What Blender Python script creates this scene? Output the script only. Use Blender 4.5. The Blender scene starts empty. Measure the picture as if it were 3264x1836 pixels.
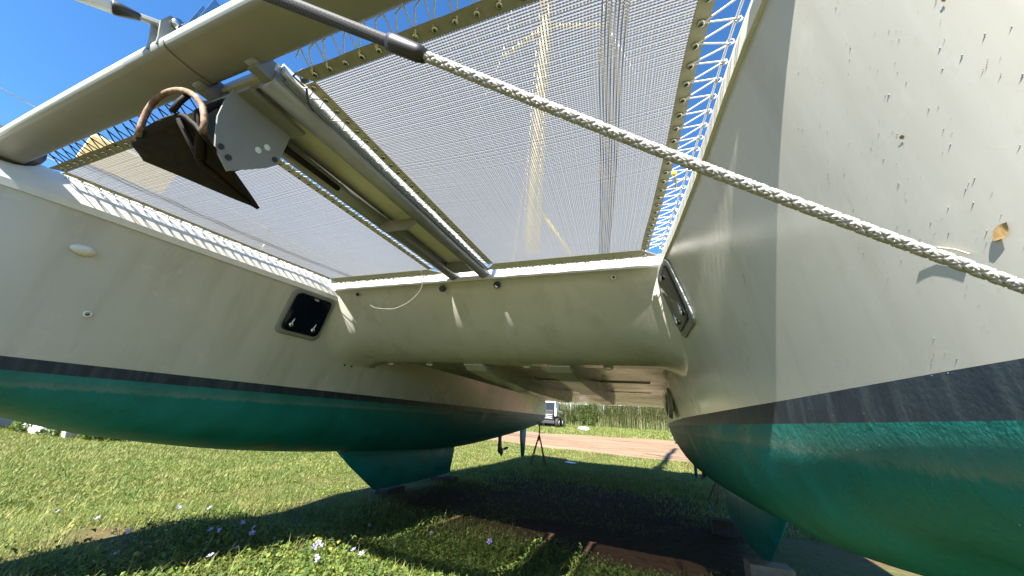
import bpy, math, random
import numpy as np
from mathutils import Vector, Matrix
random.seed(7); RNG = np.random.default_rng(11)
R = math.radians
scene = bpy.context.scene

# ------------------------------------------------------------------ camera
cam_d = bpy.data.cameras.new('camera'); cam = bpy.data.objects.new('camera', cam_d)
scene.collection.objects.link(cam); scene.camera = cam
cam_d.sensor_width = 36.0; cam_d.lens = 1116.47 / 3264 * 36.0
cam_d.clip_start = 0.02; cam_d.clip_end = 2000
yw, pt, rl = R(22.104), R(20.061), R(4.329)
fwd = Vector((-math.sin(yw)*math.cos(pt), math.cos(yw)*math.cos(pt), math.sin(pt)))
r0 = Vector((math.cos(yw), math.sin(yw), 0)); u0 = r0.cross(fwd)
rt = math.cos(rl)*r0 + math.sin(rl)*u0; up = -math.sin(rl)*r0 + math.cos(rl)*u0
M = Matrix((rt, up, -fwd)).transposed().to_4x4(); M.translation = Vector((1.6035, -2.8035, 1.5))
cam.matrix_world = M

# ------------------------------------------------------------------ sky, sun, exposure
SUN = Vector((0.165, 1.10, -1.0)).normalized()          # the way sunlight travels
world = bpy.data.worlds.new('World'); scene.world = world; world.use_nodes = True
wn = world.node_tree; wn.nodes.clear()
sky = wn.nodes.new('ShaderNodeTexSky'); sky.sky_type = 'NISHITA'; sky.sun_disc = False
sky.sun_elevation = math.asin(-SUN.z); sky.sun_rotation = math.atan2(-SUN.x, -SUN.y)
sky.air_density = 1.0; sky.dust_density = 0.0; sky.ozone_density = 6.0
bg = wn.nodes.new('ShaderNodeBackground'); bg.inputs['Strength'].default_value = 0.07
wo = wn.nodes.new('ShaderNodeOutputWorld')
hs = wn.nodes.new('ShaderNodeHueSaturation'); hs.inputs['Saturation'].default_value = 1.15
wn.links.new(sky.outputs[0], hs.inputs['Color']); wn.links.new(hs.outputs[0], bg.inputs[0]); wn.links.new(bg.outputs[0], wo.inputs[0])
sd = bpy.data.lights.new('sun', 'SUN'); sd.energy = 5.0; sd.angle = R(0.55); sd.color = (1.0, 0.95, 0.86)
so = bpy.data.objects.new('sun', sd); scene.collection.objects.link(so)
so.rotation_euler = SUN.to_track_quat('-Z', 'Y').to_euler(); so.location = (-2, -12, 14)
vs = scene.view_settings
vs.view_transform = 'Standard'; vs.look = 'None'; vs.exposure = 2.12; vs.gamma = 1.0; vs.use_curve_mapping = False
scene.cycles.max_bounces = 10; scene.cycles.diffuse_bounces = 6; scene.cycles.transparent_max_bounces = 16
scene.cycles.caustics_reflective = False; scene.cycles.caustics_refractive = False

# ------------------------------------------------------------------ helpers
COL = scene.collection
def tag(o, label=None, cat=None, group=None, kind=None):
    if label: o['label'] = label
    if cat: o['category'] = cat
    if group: o['group'] = group
    if kind: o['kind'] = kind
    return o
def empty(name, loc=(0, 0, 0)):
    o = bpy.data.objects.new(name, None); o.location = loc; o.empty_display_size = .2
    COL.objects.link(o); return o
def link(name, me, parent=None, loc=None, rot=None, scale=None):
    o = bpy.data.objects.new(name, me); COL.objects.link(o)
    if loc is not None: o.location = loc
    if rot is not None: o.rotation_euler = rot
    if scale is not None: o.scale = scale
    if parent is not None:
        o.parent = parent
        # children are given in world coordinates, so undo the chain of plain parent offsets
        off = Vector((0, 0, 0)); p = parent
        while p is not None: off += Vector(p.location); p = p.parent
        o.location = Vector(o.location) - off
    return o
class MB:
    def __init__(s): s.v = []; s.f = []; s.m = []; s.sm = []
    def add(s, vs_, fs, mi=0, smooth=False):
        b = len(s.v); s.v += [tuple(p) for p in vs_]
        for f in fs: s.f.append(tuple(i+b for i in f)); s.m.append(mi); s.sm.append(smooth)
        return s
    def grid(s, rows, mi=0, smooth=True, closed=False, caps=False, flip=False):
        n = len(rows[0]); vs_ = [p for r in rows for p in r]; fs = []
        for i in range(len(rows)-1):
            for j in range(n if closed else n-1):
                k = (j+1) % n; q = (i*n+j, i*n+k, (i+1)*n+k, (i+1)*n+j)
                fs.append(q[::-1] if flip else q)
        if caps: fs.append(tuple(range(n))[::-1]); fs.append(tuple((len(rows)-1)*n+j for j in range(n)))
        return s.add(vs_, fs, mi, smooth)
    def box(s, c, size, mi=0, rot=None):
        x, y, z = [q/2 for q in size]
        vs_ = [Vector((a*x, b*y, d*z)) for d in (-1, 1) for b in (-1, 1) for a in (-1, 1)]
        if rot is not None: vs_ = [rot @ p for p in vs_]
        vs_ = [p+Vector(c) for p in vs_]
        return s.add(vs_, [(0, 2, 3, 1), (4, 5, 7, 6), (0, 1, 5, 4), (2, 6, 7, 3), (0, 4, 6, 2), (1, 3, 7, 5)], mi)
    def tube(s, path, r, n=8, mi=0, caps=True, up_=None):
        path = [Vector(p) for p in path]; rows = []; N = None
        for i, p in enumerate(path):
            t = (path[min(i+1, len(path)-1)]-path[max(i-1, 0)])
            if t.length < 1e-9: t = Vector((0, 0, 1))
            t.normalize()
            if N is None:
                a = Vector(up_) if up_ else (Vector((0, 0, 1)) if abs(t.z) < .9 else Vector((1, 0, 0)))
                N = (a-t*a.dot(t)).normalized()
            else:
                N = (N-t*N.dot(t)); N.normalize()
            B = t.cross(N); rr = r[i] if hasattr(r, '__len__') else r
            rows.append([p+rr*(math.cos(2*math.pi*k/n)*N+math.sin(2*math.pi*k/n)*B) for k in range(n)])
        return s.grid(rows, mi, True, True, caps, flip=True)
    def prism(s, poly, a, b, mi=0, axis='X'):
        """poly: 2-D outline in the plane normal to axis; a..b the extent along it"""
        def P(u, v, w): return {'X': (w, u, v), 'Y': (u, w, v), 'Z': (u, v, w)}[axis]
        n = len(poly); vs_ = [P(u, v, a) for u, v in poly]+[P(u, v, b) for u, v in poly]
        fs = [tuple(range(n)), tuple(range(2*n-1, n-1, -1))]+[(i, n+i, n+(i+1) % n, (i+1) % n) for i in range(n)]
        return s.add(vs_, fs, mi)
    def ball(s, c, r, nu=10, nv=7, mi=0, sc=(1, 1, 1)):
        rows = []
        for i in range(nv+1):
            th = math.pi*i/nv
            rows.append([(c[0]+sc[0]*r*math.sin(th)*math.cos(2*math.pi*j/nu), c[1]+sc[1]*r*math.sin(th)*math.sin(2*math.pi*j/nu), c[2]+sc[2]*r*math.cos(th)) for j in range(nu)])
        return s.grid(rows, mi, True, True, flip=True)
    def mesh(s, name, mats):
        me = bpy.data.meshes.new(name); me.from_pydata(s.v, [], s.f)
        for m in (mats if isinstance(mats, (list, tuple)) else [mats]): me.materials.append(m)
        me.polygons.foreach_set('material_index', s.m); me.polygons.foreach_set('use_smooth', s.sm)
        me.update(); return me
    def obj(s, name, mats, parent=None, bevel=0, fix=True):
        me = s.mesh(name, mats)
        if fix:
            import bmesh
            bm = bmesh.new(); bm.from_mesh(me); bmesh.ops.recalc_face_normals(bm, faces=bm.faces); bm.to_mesh(me); bm.free()
        if parent is not None:
            off = Vector((0, 0, 0)); p = parent
            while p is not None: off += Vector(p.location); p = p.parent
            me.transform(Matrix.Translation(-off))
        o = bpy.data.objects.new(name, me); COL.objects.link(o)
        if parent is not None: o.parent = parent
        if bevel:
            b = o.modifiers.new('bevel', 'BEVEL'); b.width = bevel; b.segments = 2; b.limit_method = 'ANGLE'; b.angle_limit = R(35)
        return o
def soup(name, V, F, mats, kind='stuff', smooth=False, mi=None):
    """numpy vertices (n,3) and triangles or quads (m,k) as one mesh"""
    me = bpy.data.meshes.new(name); k = F.shape[1]
    me.vertices.add(len(V)); me.vertices.foreach_set('co', np.ascontiguousarray(V, np.float32).ravel())
    me.loops.add(F.size); me.loops.foreach_set('vertex_index', np.ascontiguousarray(F, np.int32).ravel())
    me.polygons.add(len(F)); me.polygons.foreach_set('loop_start', np.arange(0, F.size, k, dtype=np.int32))
    me.polygons.foreach_set('loop_total', np.full(len(F), k, np.int32))
    for m in (mats if isinstance(mats, (list, tuple)) else [mats]): me.materials.append(m)
    if mi is not None: me.polygons.foreach_set('material_index', np.ascontiguousarray(mi, np.int32))
    me.update(calc_edges=True)
    o = bpy.data.objects.new(name, me); COL.objects.link(o)
    if kind: o['kind'] = kind
    return o
def interp(x, xs, ys): return float(np.interp(x, xs, ys))
def smooth_interp(xs, ys):
    xs = np.array(xs, float); ys = np.array(ys, float)
    m = np.zeros(len(xs)); d = np.diff(ys)/np.diff(xs)
    for i in range(1, len(xs)-1):
        m[i] = 0 if d[i-1]*d[i] <= 0 else 2*d[i-1]*d[i]/(d[i-1]+d[i])
    m[0] = d[0]; m[-1] = d[-1]
    def f(x):
        x = min(max(x, xs[0]), xs[-1]); i = min(int(np.searchsorted(xs, x, 'right'))-1, len(xs)-2); i = max(i, 0)
        h = xs[i+1]-xs[i]; t = (x-xs[i])/h
        return float((2*t**3-3*t*t+1)*ys[i]+(t**3-2*t*t+t)*h*m[i]+(-2*t**3+3*t*t)*ys[i+1]+(t**3-t*t)*h*m[i+1])
    return f

# ------------------------------------------------------------------ materials
class Mat:
    def __init__(s, name, rough=.5, spec=.5, metal=0):
        s.m = bpy.data.materials.new(name); s.m.use_nodes = True; s.t = s.m.node_tree; s.N = s.t.nodes; s.L = s.t.links
        s.b = s.N['Principled BSDF']; s.b.inputs['Roughness'].default_value = rough
        s.b.inputs['Specular IOR Level'].default_value = spec; s.b.inputs['Metallic'].default_value = metal
        s.tc = s.N.new('ShaderNodeTexCoord')
    def noise(s, scale, detail=4, rough=.6, vec=None, sc=None):
        n = s.N.new('ShaderNodeTexNoise'); n.inputs['Scale'].default_value = scale; n.inputs['Detail'].default_value = detail; n.inputs['Roughness'].default_value = rough
        v = vec or s.tc.outputs['Object']
        if sc:
            mp = s.N.new('ShaderNodeMapping'); mp.inputs['Scale'].default_value = sc; s.L.new(v, mp.inputs[0]); v = mp.outputs[0]
        s.L.new(v, n.inputs['Vector']); return n.outputs['Fac']
    def ramp(s, fac, stops):
        r = s.N.new('ShaderNodeValToRGB'); e = r.color_ramp.elements
        while len(e) < len(stops): e.new(.5)
        for i, (p, c) in enumerate(stops): e[i].position = p; e[i].color = (*c, 1) if len(c) == 3 else c
        s.L.new(fac, r.inputs[0]); return r.outputs[0]
    def mix(s, fac, a, b):
        n = s.N.new('ShaderNodeMix'); n.data_type = 'RGBA'
        for i, x in ((0, fac), (6, a), (7, b)):
            if isinstance(x, (tuple, list)): n.inputs[i].default_value = (*x, 1)
            elif isinstance(x, (int, float)): n.inputs[i].default_value = x
            else: s.L.new(x, n.inputs[i])
        return n.outputs[2]
    def math(s, op, a, b=0.0, clamp=False):
        n = s.N.new('ShaderNodeMath'); n.operation = op; n.use_clamp = clamp
        for i, x in ((0, a), (1, b)):
            if isinstance(x, (int, float)): n.inputs[i].default_value = x
            else: s.L.new(x, n.inputs[i])
        return n.outputs[0]
    def col(s, c):
        if isinstance(c, tuple): s.b.inputs['Base Color'].default_value = (*c, 1)
        else: s.L.new(c, s.b.inputs['Base Color'])
        return s
    def rough(s, c): s.L.new(c, s.b.inputs['Roughness']); return s
    def bump(s, h, strength=.3, dist=.01):
        n = s.N.new('ShaderNodeBump'); n.inputs['Strength'].default_value = strength; n.inputs['Distance'].default_value = dist
        s.L.new(h, n.inputs['Height']); s.L.new(n.outputs[0], s.b.inputs['Normal']); return s
    def trans(s, col, fac=.4):
        """add thin-leaf translucency"""
        t = s.N.new('ShaderNodeBsdfTranslucent'); mx = s.N.new('ShaderNodeMixShader'); mx.inputs[0].default_value = fac
        if isinstance(col, tuple): t.inputs[0].default_value = (*col, 1)
        else: s.L.new(col, t.inputs[0])
        s.L.new(s.b.outputs[0], mx.inputs[1]); s.L.new(t.outputs[0], mx.inputs[2]); s.L.new(mx.outputs[0], s.N['Material Output'].inputs[0]); return s
    def island(s):
        g = s.N.new('ShaderNodeNewGeometry'); return g.outputs['Random Per Island']
def plain(name, c, rough=.5, metal=0, var=.12, scale=14, bump=0):
    m = Mat(name, rough, .5, metal); n = m.noise(scale, 5)
    m.col(m.ramp(n, [(.25, tuple(x*(1-var) for x in c)), (.75, tuple(min(1, x*(1+var)) for x in c))]))
    if bump: m.bump(n, bump, .004)
    return m.m
def gelcoat():
    m = Mat('gelcoat', .2, .5)
    big = m.noise(.9, 4); streak = m.noise(5, 5, .6, sc=(1, 1, .07)); fine = m.noise(60, 3)
    c = m.ramp(big, [(.3, (.475, .468, .425)), (.7, (.53, .522, .48))])
    c = m.mix(m.ramp(streak, [(.50, (0, 0, 0)), (.72, (.45, .45, .45))]), c, (.35, .325, .26))
    c = m.mix(m.ramp(fine, [(.62, (0, 0, 0)), (.75, (.25, .25, .25))]), c, (.38, .355, .29))
    smud = m.noise(7, 6, .7); c = m.mix(m.ramp(smud, [(.58, (0, 0, 0)), (.72, (.35, .35, .35))]), c, (.60, .58, .53))
    m.col(c); m.rough(m.ramp(big, [(.3, (.16, .16, .16)), (.7, (.34, .34, .34))]))
    m.bump(m.noise(2.2, 2), .05, .02); return m.m
def antifoul():
    m = Mat('green_antifouling', .55, .4); n = m.noise(3.5, 6); p = m.noise(70, 4); b = m.noise(22, 6, .65)
    sx = m.N.new('ShaderNodeSeparateXYZ'); g = m.N.new('ShaderNodeNewGeometry'); m.L.new(g.outputs['Position'], sx.inputs[0])
    z = sx.outputs[2]
    c = m.ramp(n, [(.28, (.000, .115, .096)), (.5, (.000, .152, .137)), (.72, (.003, .192, .185))])
    roll = m.noise(9, 4, .7, sc=(1, .25, 1)); c = m.mix(m.ramp(roll, [(.5, (0, 0, 0)), (.72, (.35, .35, .35))]), c, (.004, .20, .185))
    # dried scum line under the boot stripe
    w = m.math('ADD', z, m.math('MULTIPLY', m.math('SUBTRACT', b, .5), .07))
    band = m.ramp(m.math('MULTIPLY', m.math('SUBTRACT', w, 1.445), 10), [(0, (0, 0, 0)), (.18, (.55, .55, .55)), (.5, (.20, .20, .20)), (1, (.04, .04, .04))])
    c = m.mix(m.math('MULTIPLY', band, m.ramp(n, [(.3, (.35, .35, .35)), (.65, (1, 1, 1))])), c, (.21, .22, .17))
    wear = m.noise(38, 6, .75); c = m.mix(m.ramp(wear, [(.64, (0, 0, 0)), (.70, (.6, .6, .6))]), c, (.02, .075, .07))
    m.col(c); m.rough(m.ramp(n, [(.3, (.42, .42, .42)), (.7, (.7, .7, .7))])); m.bump(m.math('ADD', b, m.math('MULTIPLY', p, .7)), .8, .006); return m.m
def bootpaint():
    m = Mat('navy_boot_stripe', .45, .45); n = m.noise(7, 6, .65); st = m.noise(16, 4, .6, sc=(1, 1, .12)); p = m.noise(80, 3)
    c = m.ramp(n, [(.3, (.009, .017, .030)), (.72, (.026, .040, .056))])
    c = m.mix(m.ramp(st, [(.50, (0, 0, 0)), (.75, (.5, .5, .5))]), c, (.09, .12, .125))
    m.col(c); m.bump(p, .3, .004); return m.m
G = dict(
    gel=gelcoat(), green=antifoul(), navy=bootpaint(),
    white=plain('white_paint', (.66, .65, .61), .35, var=.06), alu=plain('painted_aluminium', (.205, .21, .195), .42, var=.1, scale=5),
    grey=plain('grey_aluminium', (.24, .25, .25), .4, metal=.35, var=.15, scale=5), steel=plain('stainless_steel', (.55, .55, .55), .22, metal=1, var=.1),
    dark=plain('black_plastic', (.012, .012, .014), .45), cord=plain('white_cord', (.62, .60, .55), .7, scale=120), darkcord=plain('dark_cord', (.05, .045, .035), .8),
    webbing=None, rope=plain('white_rope_yarn', (.31, .305, .295), .75, var=.2, scale=90, bump=.2),
    sleeve=None, brass=plain('brass', (.55, .36, .07), .35, metal=1), wood=plain('timber_block', (.22, .14, .08), .8, var=.35, scale=9, bump=.5),
    redwood=plain('brown_red_timber', (.025, .014, .009), .85, var=.4, scale=9, bump=.5),
    redsteel=plain('rusty_red_steel', (.13, .035, .02), .65, var=.4, scale=20), teal=None, cream=plain('cream_canvas', (.62, .50, .25), .8, var=.08),
    tyre=plain('tyre_rubber', (.018, .018, .018), .8), black=plain('black_steel', (.02, .02, .022), .5), yellow=plain('yellow_cord', (.62, .48, .03), .6))
def mk_sleeve():
    m = Mat('black_webbing_sleeve', .7, .4); w = m.N.new('ShaderNodeTexChecker'); w.inputs['Scale'].default_value = 330
    m.L.new(m.tc.outputs['Object'], w.inputs[0]); m.col(m.mix(w.outputs['Fac'], (.02, .02, .022), (.055, .055, .058))); m.bump(w.outputs['Fac'], .4, .002); return m.m
G['sleeve'] = mk_sleeve()
def mk_web():
    m = Mat('grey_webbing', .85, .2); n = m.noise(30, 5); c = m.ramp(n, [(.25, (.30, .30, .24)), (.75, (.44, .43, .36))]); m.col(c); m.bump(n, .3, .003); m.trans((.40, .40, .28), .30); return m.m
G['webbing'] = mk_web()
def mk_rust():
    m = Mat('rusted_galvanised_steel', .75, .3); n = m.noise(14, 7, .7); k = m.noise(5, 4)
    c = m.ramp(n, [(.3, (.004, .003, .002)), (.55, (.011, .007, .004)), (.75, (.045, .02, .009))])
    c = m.mix(m.ramp(k, [(.5, (0, 0, 0)), (.75, (.5, .5, .5))]), c, (.035, .028, .02)); m.col(c); m.bump(n, .6, .006); return m.m
def mk_hoop():
    m = Mat('flaking_rust', .7, .3); n = m.noise(24, 7, .7)
    m.col(m.ramp(n, [(.3, (.06, .025, .012)), (.48, (.17, .09, .05)), (.6, (.26, .20, .14)), (.72, (.10, .035, .014))])); m.bump(n, .7, .006); return m.m
G['rust'] = mk_rust(); G['hoop'] = mk_hoop()
def mk_pane():
    m = Mat('smoked_acrylic', .08, .5); m.col((.004, .006, .014)); return m.m
G['pane'] = mk_pane()
def mk_net():
    m = Mat('pale_net_yarn', .8, .2); n = m.noise(3, 4); c = m.ramp(n, [(.3, (.27, .265, .245)), (.7, (.33, .325, .305))]); m.col(c)
    m.trans((.46, .455, .44), .34); return m.m
G['net'] = mk_net()
def mk_ground():
    m = Mat('soil_and_thatch', .95, .1); a = m.noise(.55, 6, .65); b = m.noise(9, 6, .7); d = m.noise(70, 4, .7)
    soil = m.ramp(b, [(.3, (.075, .042, .022)), (.7, (.15, .09, .05))])
    thatch = m.ramp(b, [(.3, (.055, .062, .022)), (.7, (.125, .120, .045))])
    c = m.mix(m.ramp(a, [(.38, (0, 0, 0)), (.5, (1, 1, 1))]), soil, thatch)
    c = m.mix(m.ramp(d, [(.5, (0, 0, 0)), (.75, (.55, .55, .55))]), c, (.20, .16, .085))
    # bare soil under the boat, its colour darkened to deepen the shade there
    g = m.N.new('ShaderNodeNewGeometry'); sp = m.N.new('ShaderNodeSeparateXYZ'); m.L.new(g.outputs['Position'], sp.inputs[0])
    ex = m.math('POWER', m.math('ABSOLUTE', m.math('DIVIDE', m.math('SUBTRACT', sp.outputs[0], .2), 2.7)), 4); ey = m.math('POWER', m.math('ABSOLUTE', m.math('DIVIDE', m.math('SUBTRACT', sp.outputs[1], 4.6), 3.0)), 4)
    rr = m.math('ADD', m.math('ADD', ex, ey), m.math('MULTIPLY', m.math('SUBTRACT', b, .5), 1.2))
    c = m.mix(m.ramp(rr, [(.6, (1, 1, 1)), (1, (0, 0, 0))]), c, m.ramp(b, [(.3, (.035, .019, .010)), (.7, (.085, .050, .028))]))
    m.col(c); m.bump(m.math('ADD', b, m.math('MULTIPLY', d, .5)), .6, .03); return m.m
def mk_dirt():
    m = Mat('pinkish_dirt', .95, .1); a = m.noise(.35, 5, .6, sc=(.35, 1.6, 1)); b = m.noise(4, 6, .7, sc=(.3, 1.5, 1)); d = m.noise(40, 4)
    c = m.ramp(m.noise(1.2, 6, .7, sc=(.12, 2.2, 1)), [(.34, (.085, .052, .030)), (.46, (.20, .13, .085)), (.7, (.29, .20, .14))])
    c = m.mix(m.ramp(b, [(.5, (0, 0, 0)), (.7, (.7, .7, .7))]), c, (.14, .09, .055))
    c = m.mix(m.ramp(a, [(.52, (0, 0, 0)), (.7, (.6, .6, .6))]), c, (.17, .15, .06))
    m.col(c); m.bump(m.math('ADD', b, m.math('MULTIPLY', d, .3)), .6, .04); return m.m
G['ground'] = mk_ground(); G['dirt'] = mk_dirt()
def mk_leaf(name, stops, tr=.35, patch=.5, sc=.8):
    m = Mat(name, .55, .35); r = m.island(); g = m.N.new('ShaderNodeNewGeometry'); n = m.noise(sc, 5, .65, vec=g.outputs['Position'])
    f = m.math('ADD', m.math('MULTIPLY', r, 1-patch), m.math('MULTIPLY', n, patch))
    c = m.ramp(f, stops); m.col(c); m.trans(m.mix(.35, c, (.25, .30, .02)), tr); return m.m
G['grass'] = mk_leaf('lawn_blades', [(.28, (.07, .125, .025)), (.45, (.14, .19, .04)), (.58, (.21, .235, .06)), (.74, (.36, .31, .12))], patch=.6, sc=1.3)
G['weed'] = mk_leaf('broad_weed_leaves', [(.2, (.05, .09, .022)), (.5, (.095, .155, .036)), (.72, (.16, .21, .045)), (.9, (.32, .32, .055))], patch=.3)
G['reed'] = mk_leaf('tall_reeds', [(.2, (.07, .10, .03)), (.5, (.14, .16, .06)), (.8, (.27, .25, .12))], patch=.4)
G['vine'] = mk_leaf('vine_leaves', [(.2, (.025, .055, .010)), (.55, (.06, .11, .02)), (.85, (.12, .15, .03))], patch=.35)
G['bush'] = G['vine']
G['petal'] = mk_leaf('lilac_petals', [(.2, (.28, .24, .55)), (.8, (.48, .44, .75))], patch=.1)
G['dry'] = plain('dry_leaf', (.42, .28, .11), .8, var=.4, scale=60, bump=.4); G['twig'] = plain('pale_twig', (.42, .36, .26), .8, var=.2, scale=60)
G['speck'] = plain('mud_specks', (.22, .205, .17), .9, var=.3, scale=50)
G['rock'] = plain('pale_rubble', (.42, .40, .36), .9, var=.35, scale=3, bump=.7)
G['pvc'] = plain('white_pipe', (.68, .67, .62), .5); G['wire'] = plain('galvanised_wire', (.42, .42, .40), .5, metal=.5)
G['bag'] = plain('white_plastic', (.72, .72, .72), .4)
def mk_teal():
    m = Mat('teal_rudder_paint', .5, .4); m.col((.0, .12, .125)); return m.m
G['teal'] = mk_teal(); G['edge'] = plain('pale_aqua_paint', (.50, .56, .54), .35, var=.06)

# ------------------------------------------------------------------ ground
def gz(x, y):
    x = np.asarray(x, float); y = np.asarray(y, float)
    t = np.clip(y-11, 0, 17); u = np.clip(y-28, 0, 40)
    z = .055*np.where(t < 3, t*t/6, t-1.5)+.033*u
    z = z+.018*np.clip(x+5, 0, 12)*np.clip((y-14)/12, 0, 1)
    q = np.clip((1.5-y)/1.7, 0, 1)*np.clip((x+6)/3.2, 0, 1); z = z+.20*q*q*(3-2*q)                 # the ground swells a little in front of the boat
    z = z+.13*np.exp(-(((x+2.75)/.9)**4+((y-3.6)/1.9)**4))
    z = z+.025*np.sin(x*1.3+.5*np.sin(y))*np.sin(y*1.1+1)*np.clip((np.abs(x)+np.abs(y))/3, .3, 1)
    return z
def sheet(name, xs, ys, mat, dz=0.0, kind='structure'):
    X, Y = np.meshgrid(xs, ys); V = np.stack([X, Y, gz(X, Y)+dz], -1).reshape(-1, 3); nx, ny = len(xs), len(ys)
    i = (np.arange(ny-1)[:, None]*nx+np.arange(nx-1)[None, :]).ravel()
    o = soup(name, V, np.stack([i, i+1, i+nx+1, i+nx], 1), mat, kind)
    o.data.polygons.foreach_set('use_smooth', np.ones(len(o.data.polygons), bool)); return o
xs = np.unique(np.concatenate([np.linspace(-220, -20, 26), np.linspace(-20, 20, 121), np.linspace(20, 220, 26)]))
ys = np.unique(np.concatenate([np.linspace(-120, -8, 16), np.linspace(-8, 40, 145), np.linspace(40, 300, 28)]))
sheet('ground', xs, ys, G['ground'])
# the dirt track crossing behind the boat, with ruts
tx = np.linspace(-40, 40, 161); ty = np.linspace(0, 1, 25)
V = []
for j in ty:
    for x in tx:
        y0 = 15.6+.10*(x+3)*-1+.25*math.sin(x*.7); y1 = 23.5+.05*x+.4*math.sin(x*.5+1)
        y = y0+(y1-y0)*j; rut = -.05*(math.exp(-((j-.30)/.05)**2)+math.exp(-((j-.52)/.05)**2)+.7*math.exp(-((j-.75)/.05)**2))
        V.append((x, y, float(gz(x, y))+.012+(rut+.05+.02*math.sin(x*3+j*9))*(1 if 0 < j < 1 else 0)*min(1, 8*j, 8*(1-j))))
V = np.array(V); nx = len(tx); i = (np.arange(len(ty)-1)[:, None]*nx+np.arange(nx-1)[None, :]).ravel()
trk = soup('dirt_track', V, np.stack([i, i+1, i+nx+1, i+nx], 1), G['dirt'], 'structure')
trk.data.polygons.foreach_set('use_smooth', np.ones(len(trk.data.polygons), bool))

# ------------------------------------------------------------------ the catamaran
boat = tag(empty('catamaran', (0, 3, 0)), 'large white catamaran with green underbody hauled out on the grass', 'boat')
XC = 2.69; ZW = 1.625; ZS = 1.545; ZF = 2.60
f_in_top = smooth_interp([-2.85, -2.72, -2.58, -2.4, -2.1, -1.8, -1.3, -.8, -.1, 1.5, 7, 10.4], [3.20, 2.78, 2.36, 2.05, 1.975, 1.925, 1.872, 1.81, 1.722, 1.69, 1.75, 1.95])
f_in_wl = smooth_interp([-2.85, -2.72, -2.58, -2.4, -2.1, -1.2, -.1, 2.4, 7, 10.4], [3.18, 2.80, 2.40, 2.14, 2.085, 2.055, 2.01, 1.94, 1.97, 2.06])
f_out_top = smooth_interp([-2.85, -2.75, -2.55, -2, 0, 4, 8, 10.4], [.53, .68, .80, .95, 1.08, 1.15, 1.1, .9])
f_out_wl = smooth_interp([-2.85, -2.75, -2.55, -2, 0, 4, 8, 10.4], [.51, .56, .60, .63, .68, .74, .70, .60])
f_zb = smooth_interp([-2.85, -2.75, -2.5, -2.1, -1.66, -1.2, .1, 1.3, 4.6, 6.5, 10, 10.4], [1.54, 1.49, 1.41, 1.315, 1.25, 1.125, .94, .86, .76, .86, 1.18, 1.24])
STN = [-2.85, -2.83]+list(np.arange(-2.8, 2.01, .1))+list(np.arange(2.25, 10.5, .25))[:-1]+[10.4]
def sec_point(y, z, side):
    """half-breadth coordinate x (boat right hull) at height z; side -1 inner, +1 outer"""
    if z >= ZW:
        t = (z-ZW)/(ZF-ZW); t2 = t*.86+.14*t*t
        if side < 0: return f_in_wl(y)+(f_in_top(y)-f_in_wl(y))*t2
        return XC+f_out_wl(y)+(f_out_top(y)-f_out_wl(y))*t2
    d = ZW-f_zb(y); t = min(1, (ZW-z)/d); nn = 2.15+1.0*min(1, max(0, (.3-y)/1.5)); k = (1-t**nn)**(1/nn); a, b_ = f_in_wl(y), XC+f_out_wl(y); c = XC if y > -1.5 else XC+((a+b_)/2-XC)*min(1, (-1.5-y)/1.2)
    return c-(c-a)*k if side < 0 else c+(b_-c)*k
def top_z(y): return ZF if y < 9.0 else ZF-(y-9.0)*.45
def under_levels(y, n=14):
    zb = f_zb(y); out = []
    t0 = (ZW-ZS)/(ZW-zb); a0 = math.asin(min(1, t0**1.075)) if t0 < 1 else 0
    for i in range(n+1):
        a = a0+(math.pi/2-a0)*i/n; out.append(ZW-(ZW-zb)*min(1, math.sin(a)**(1/1.075)))
    return out
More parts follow.
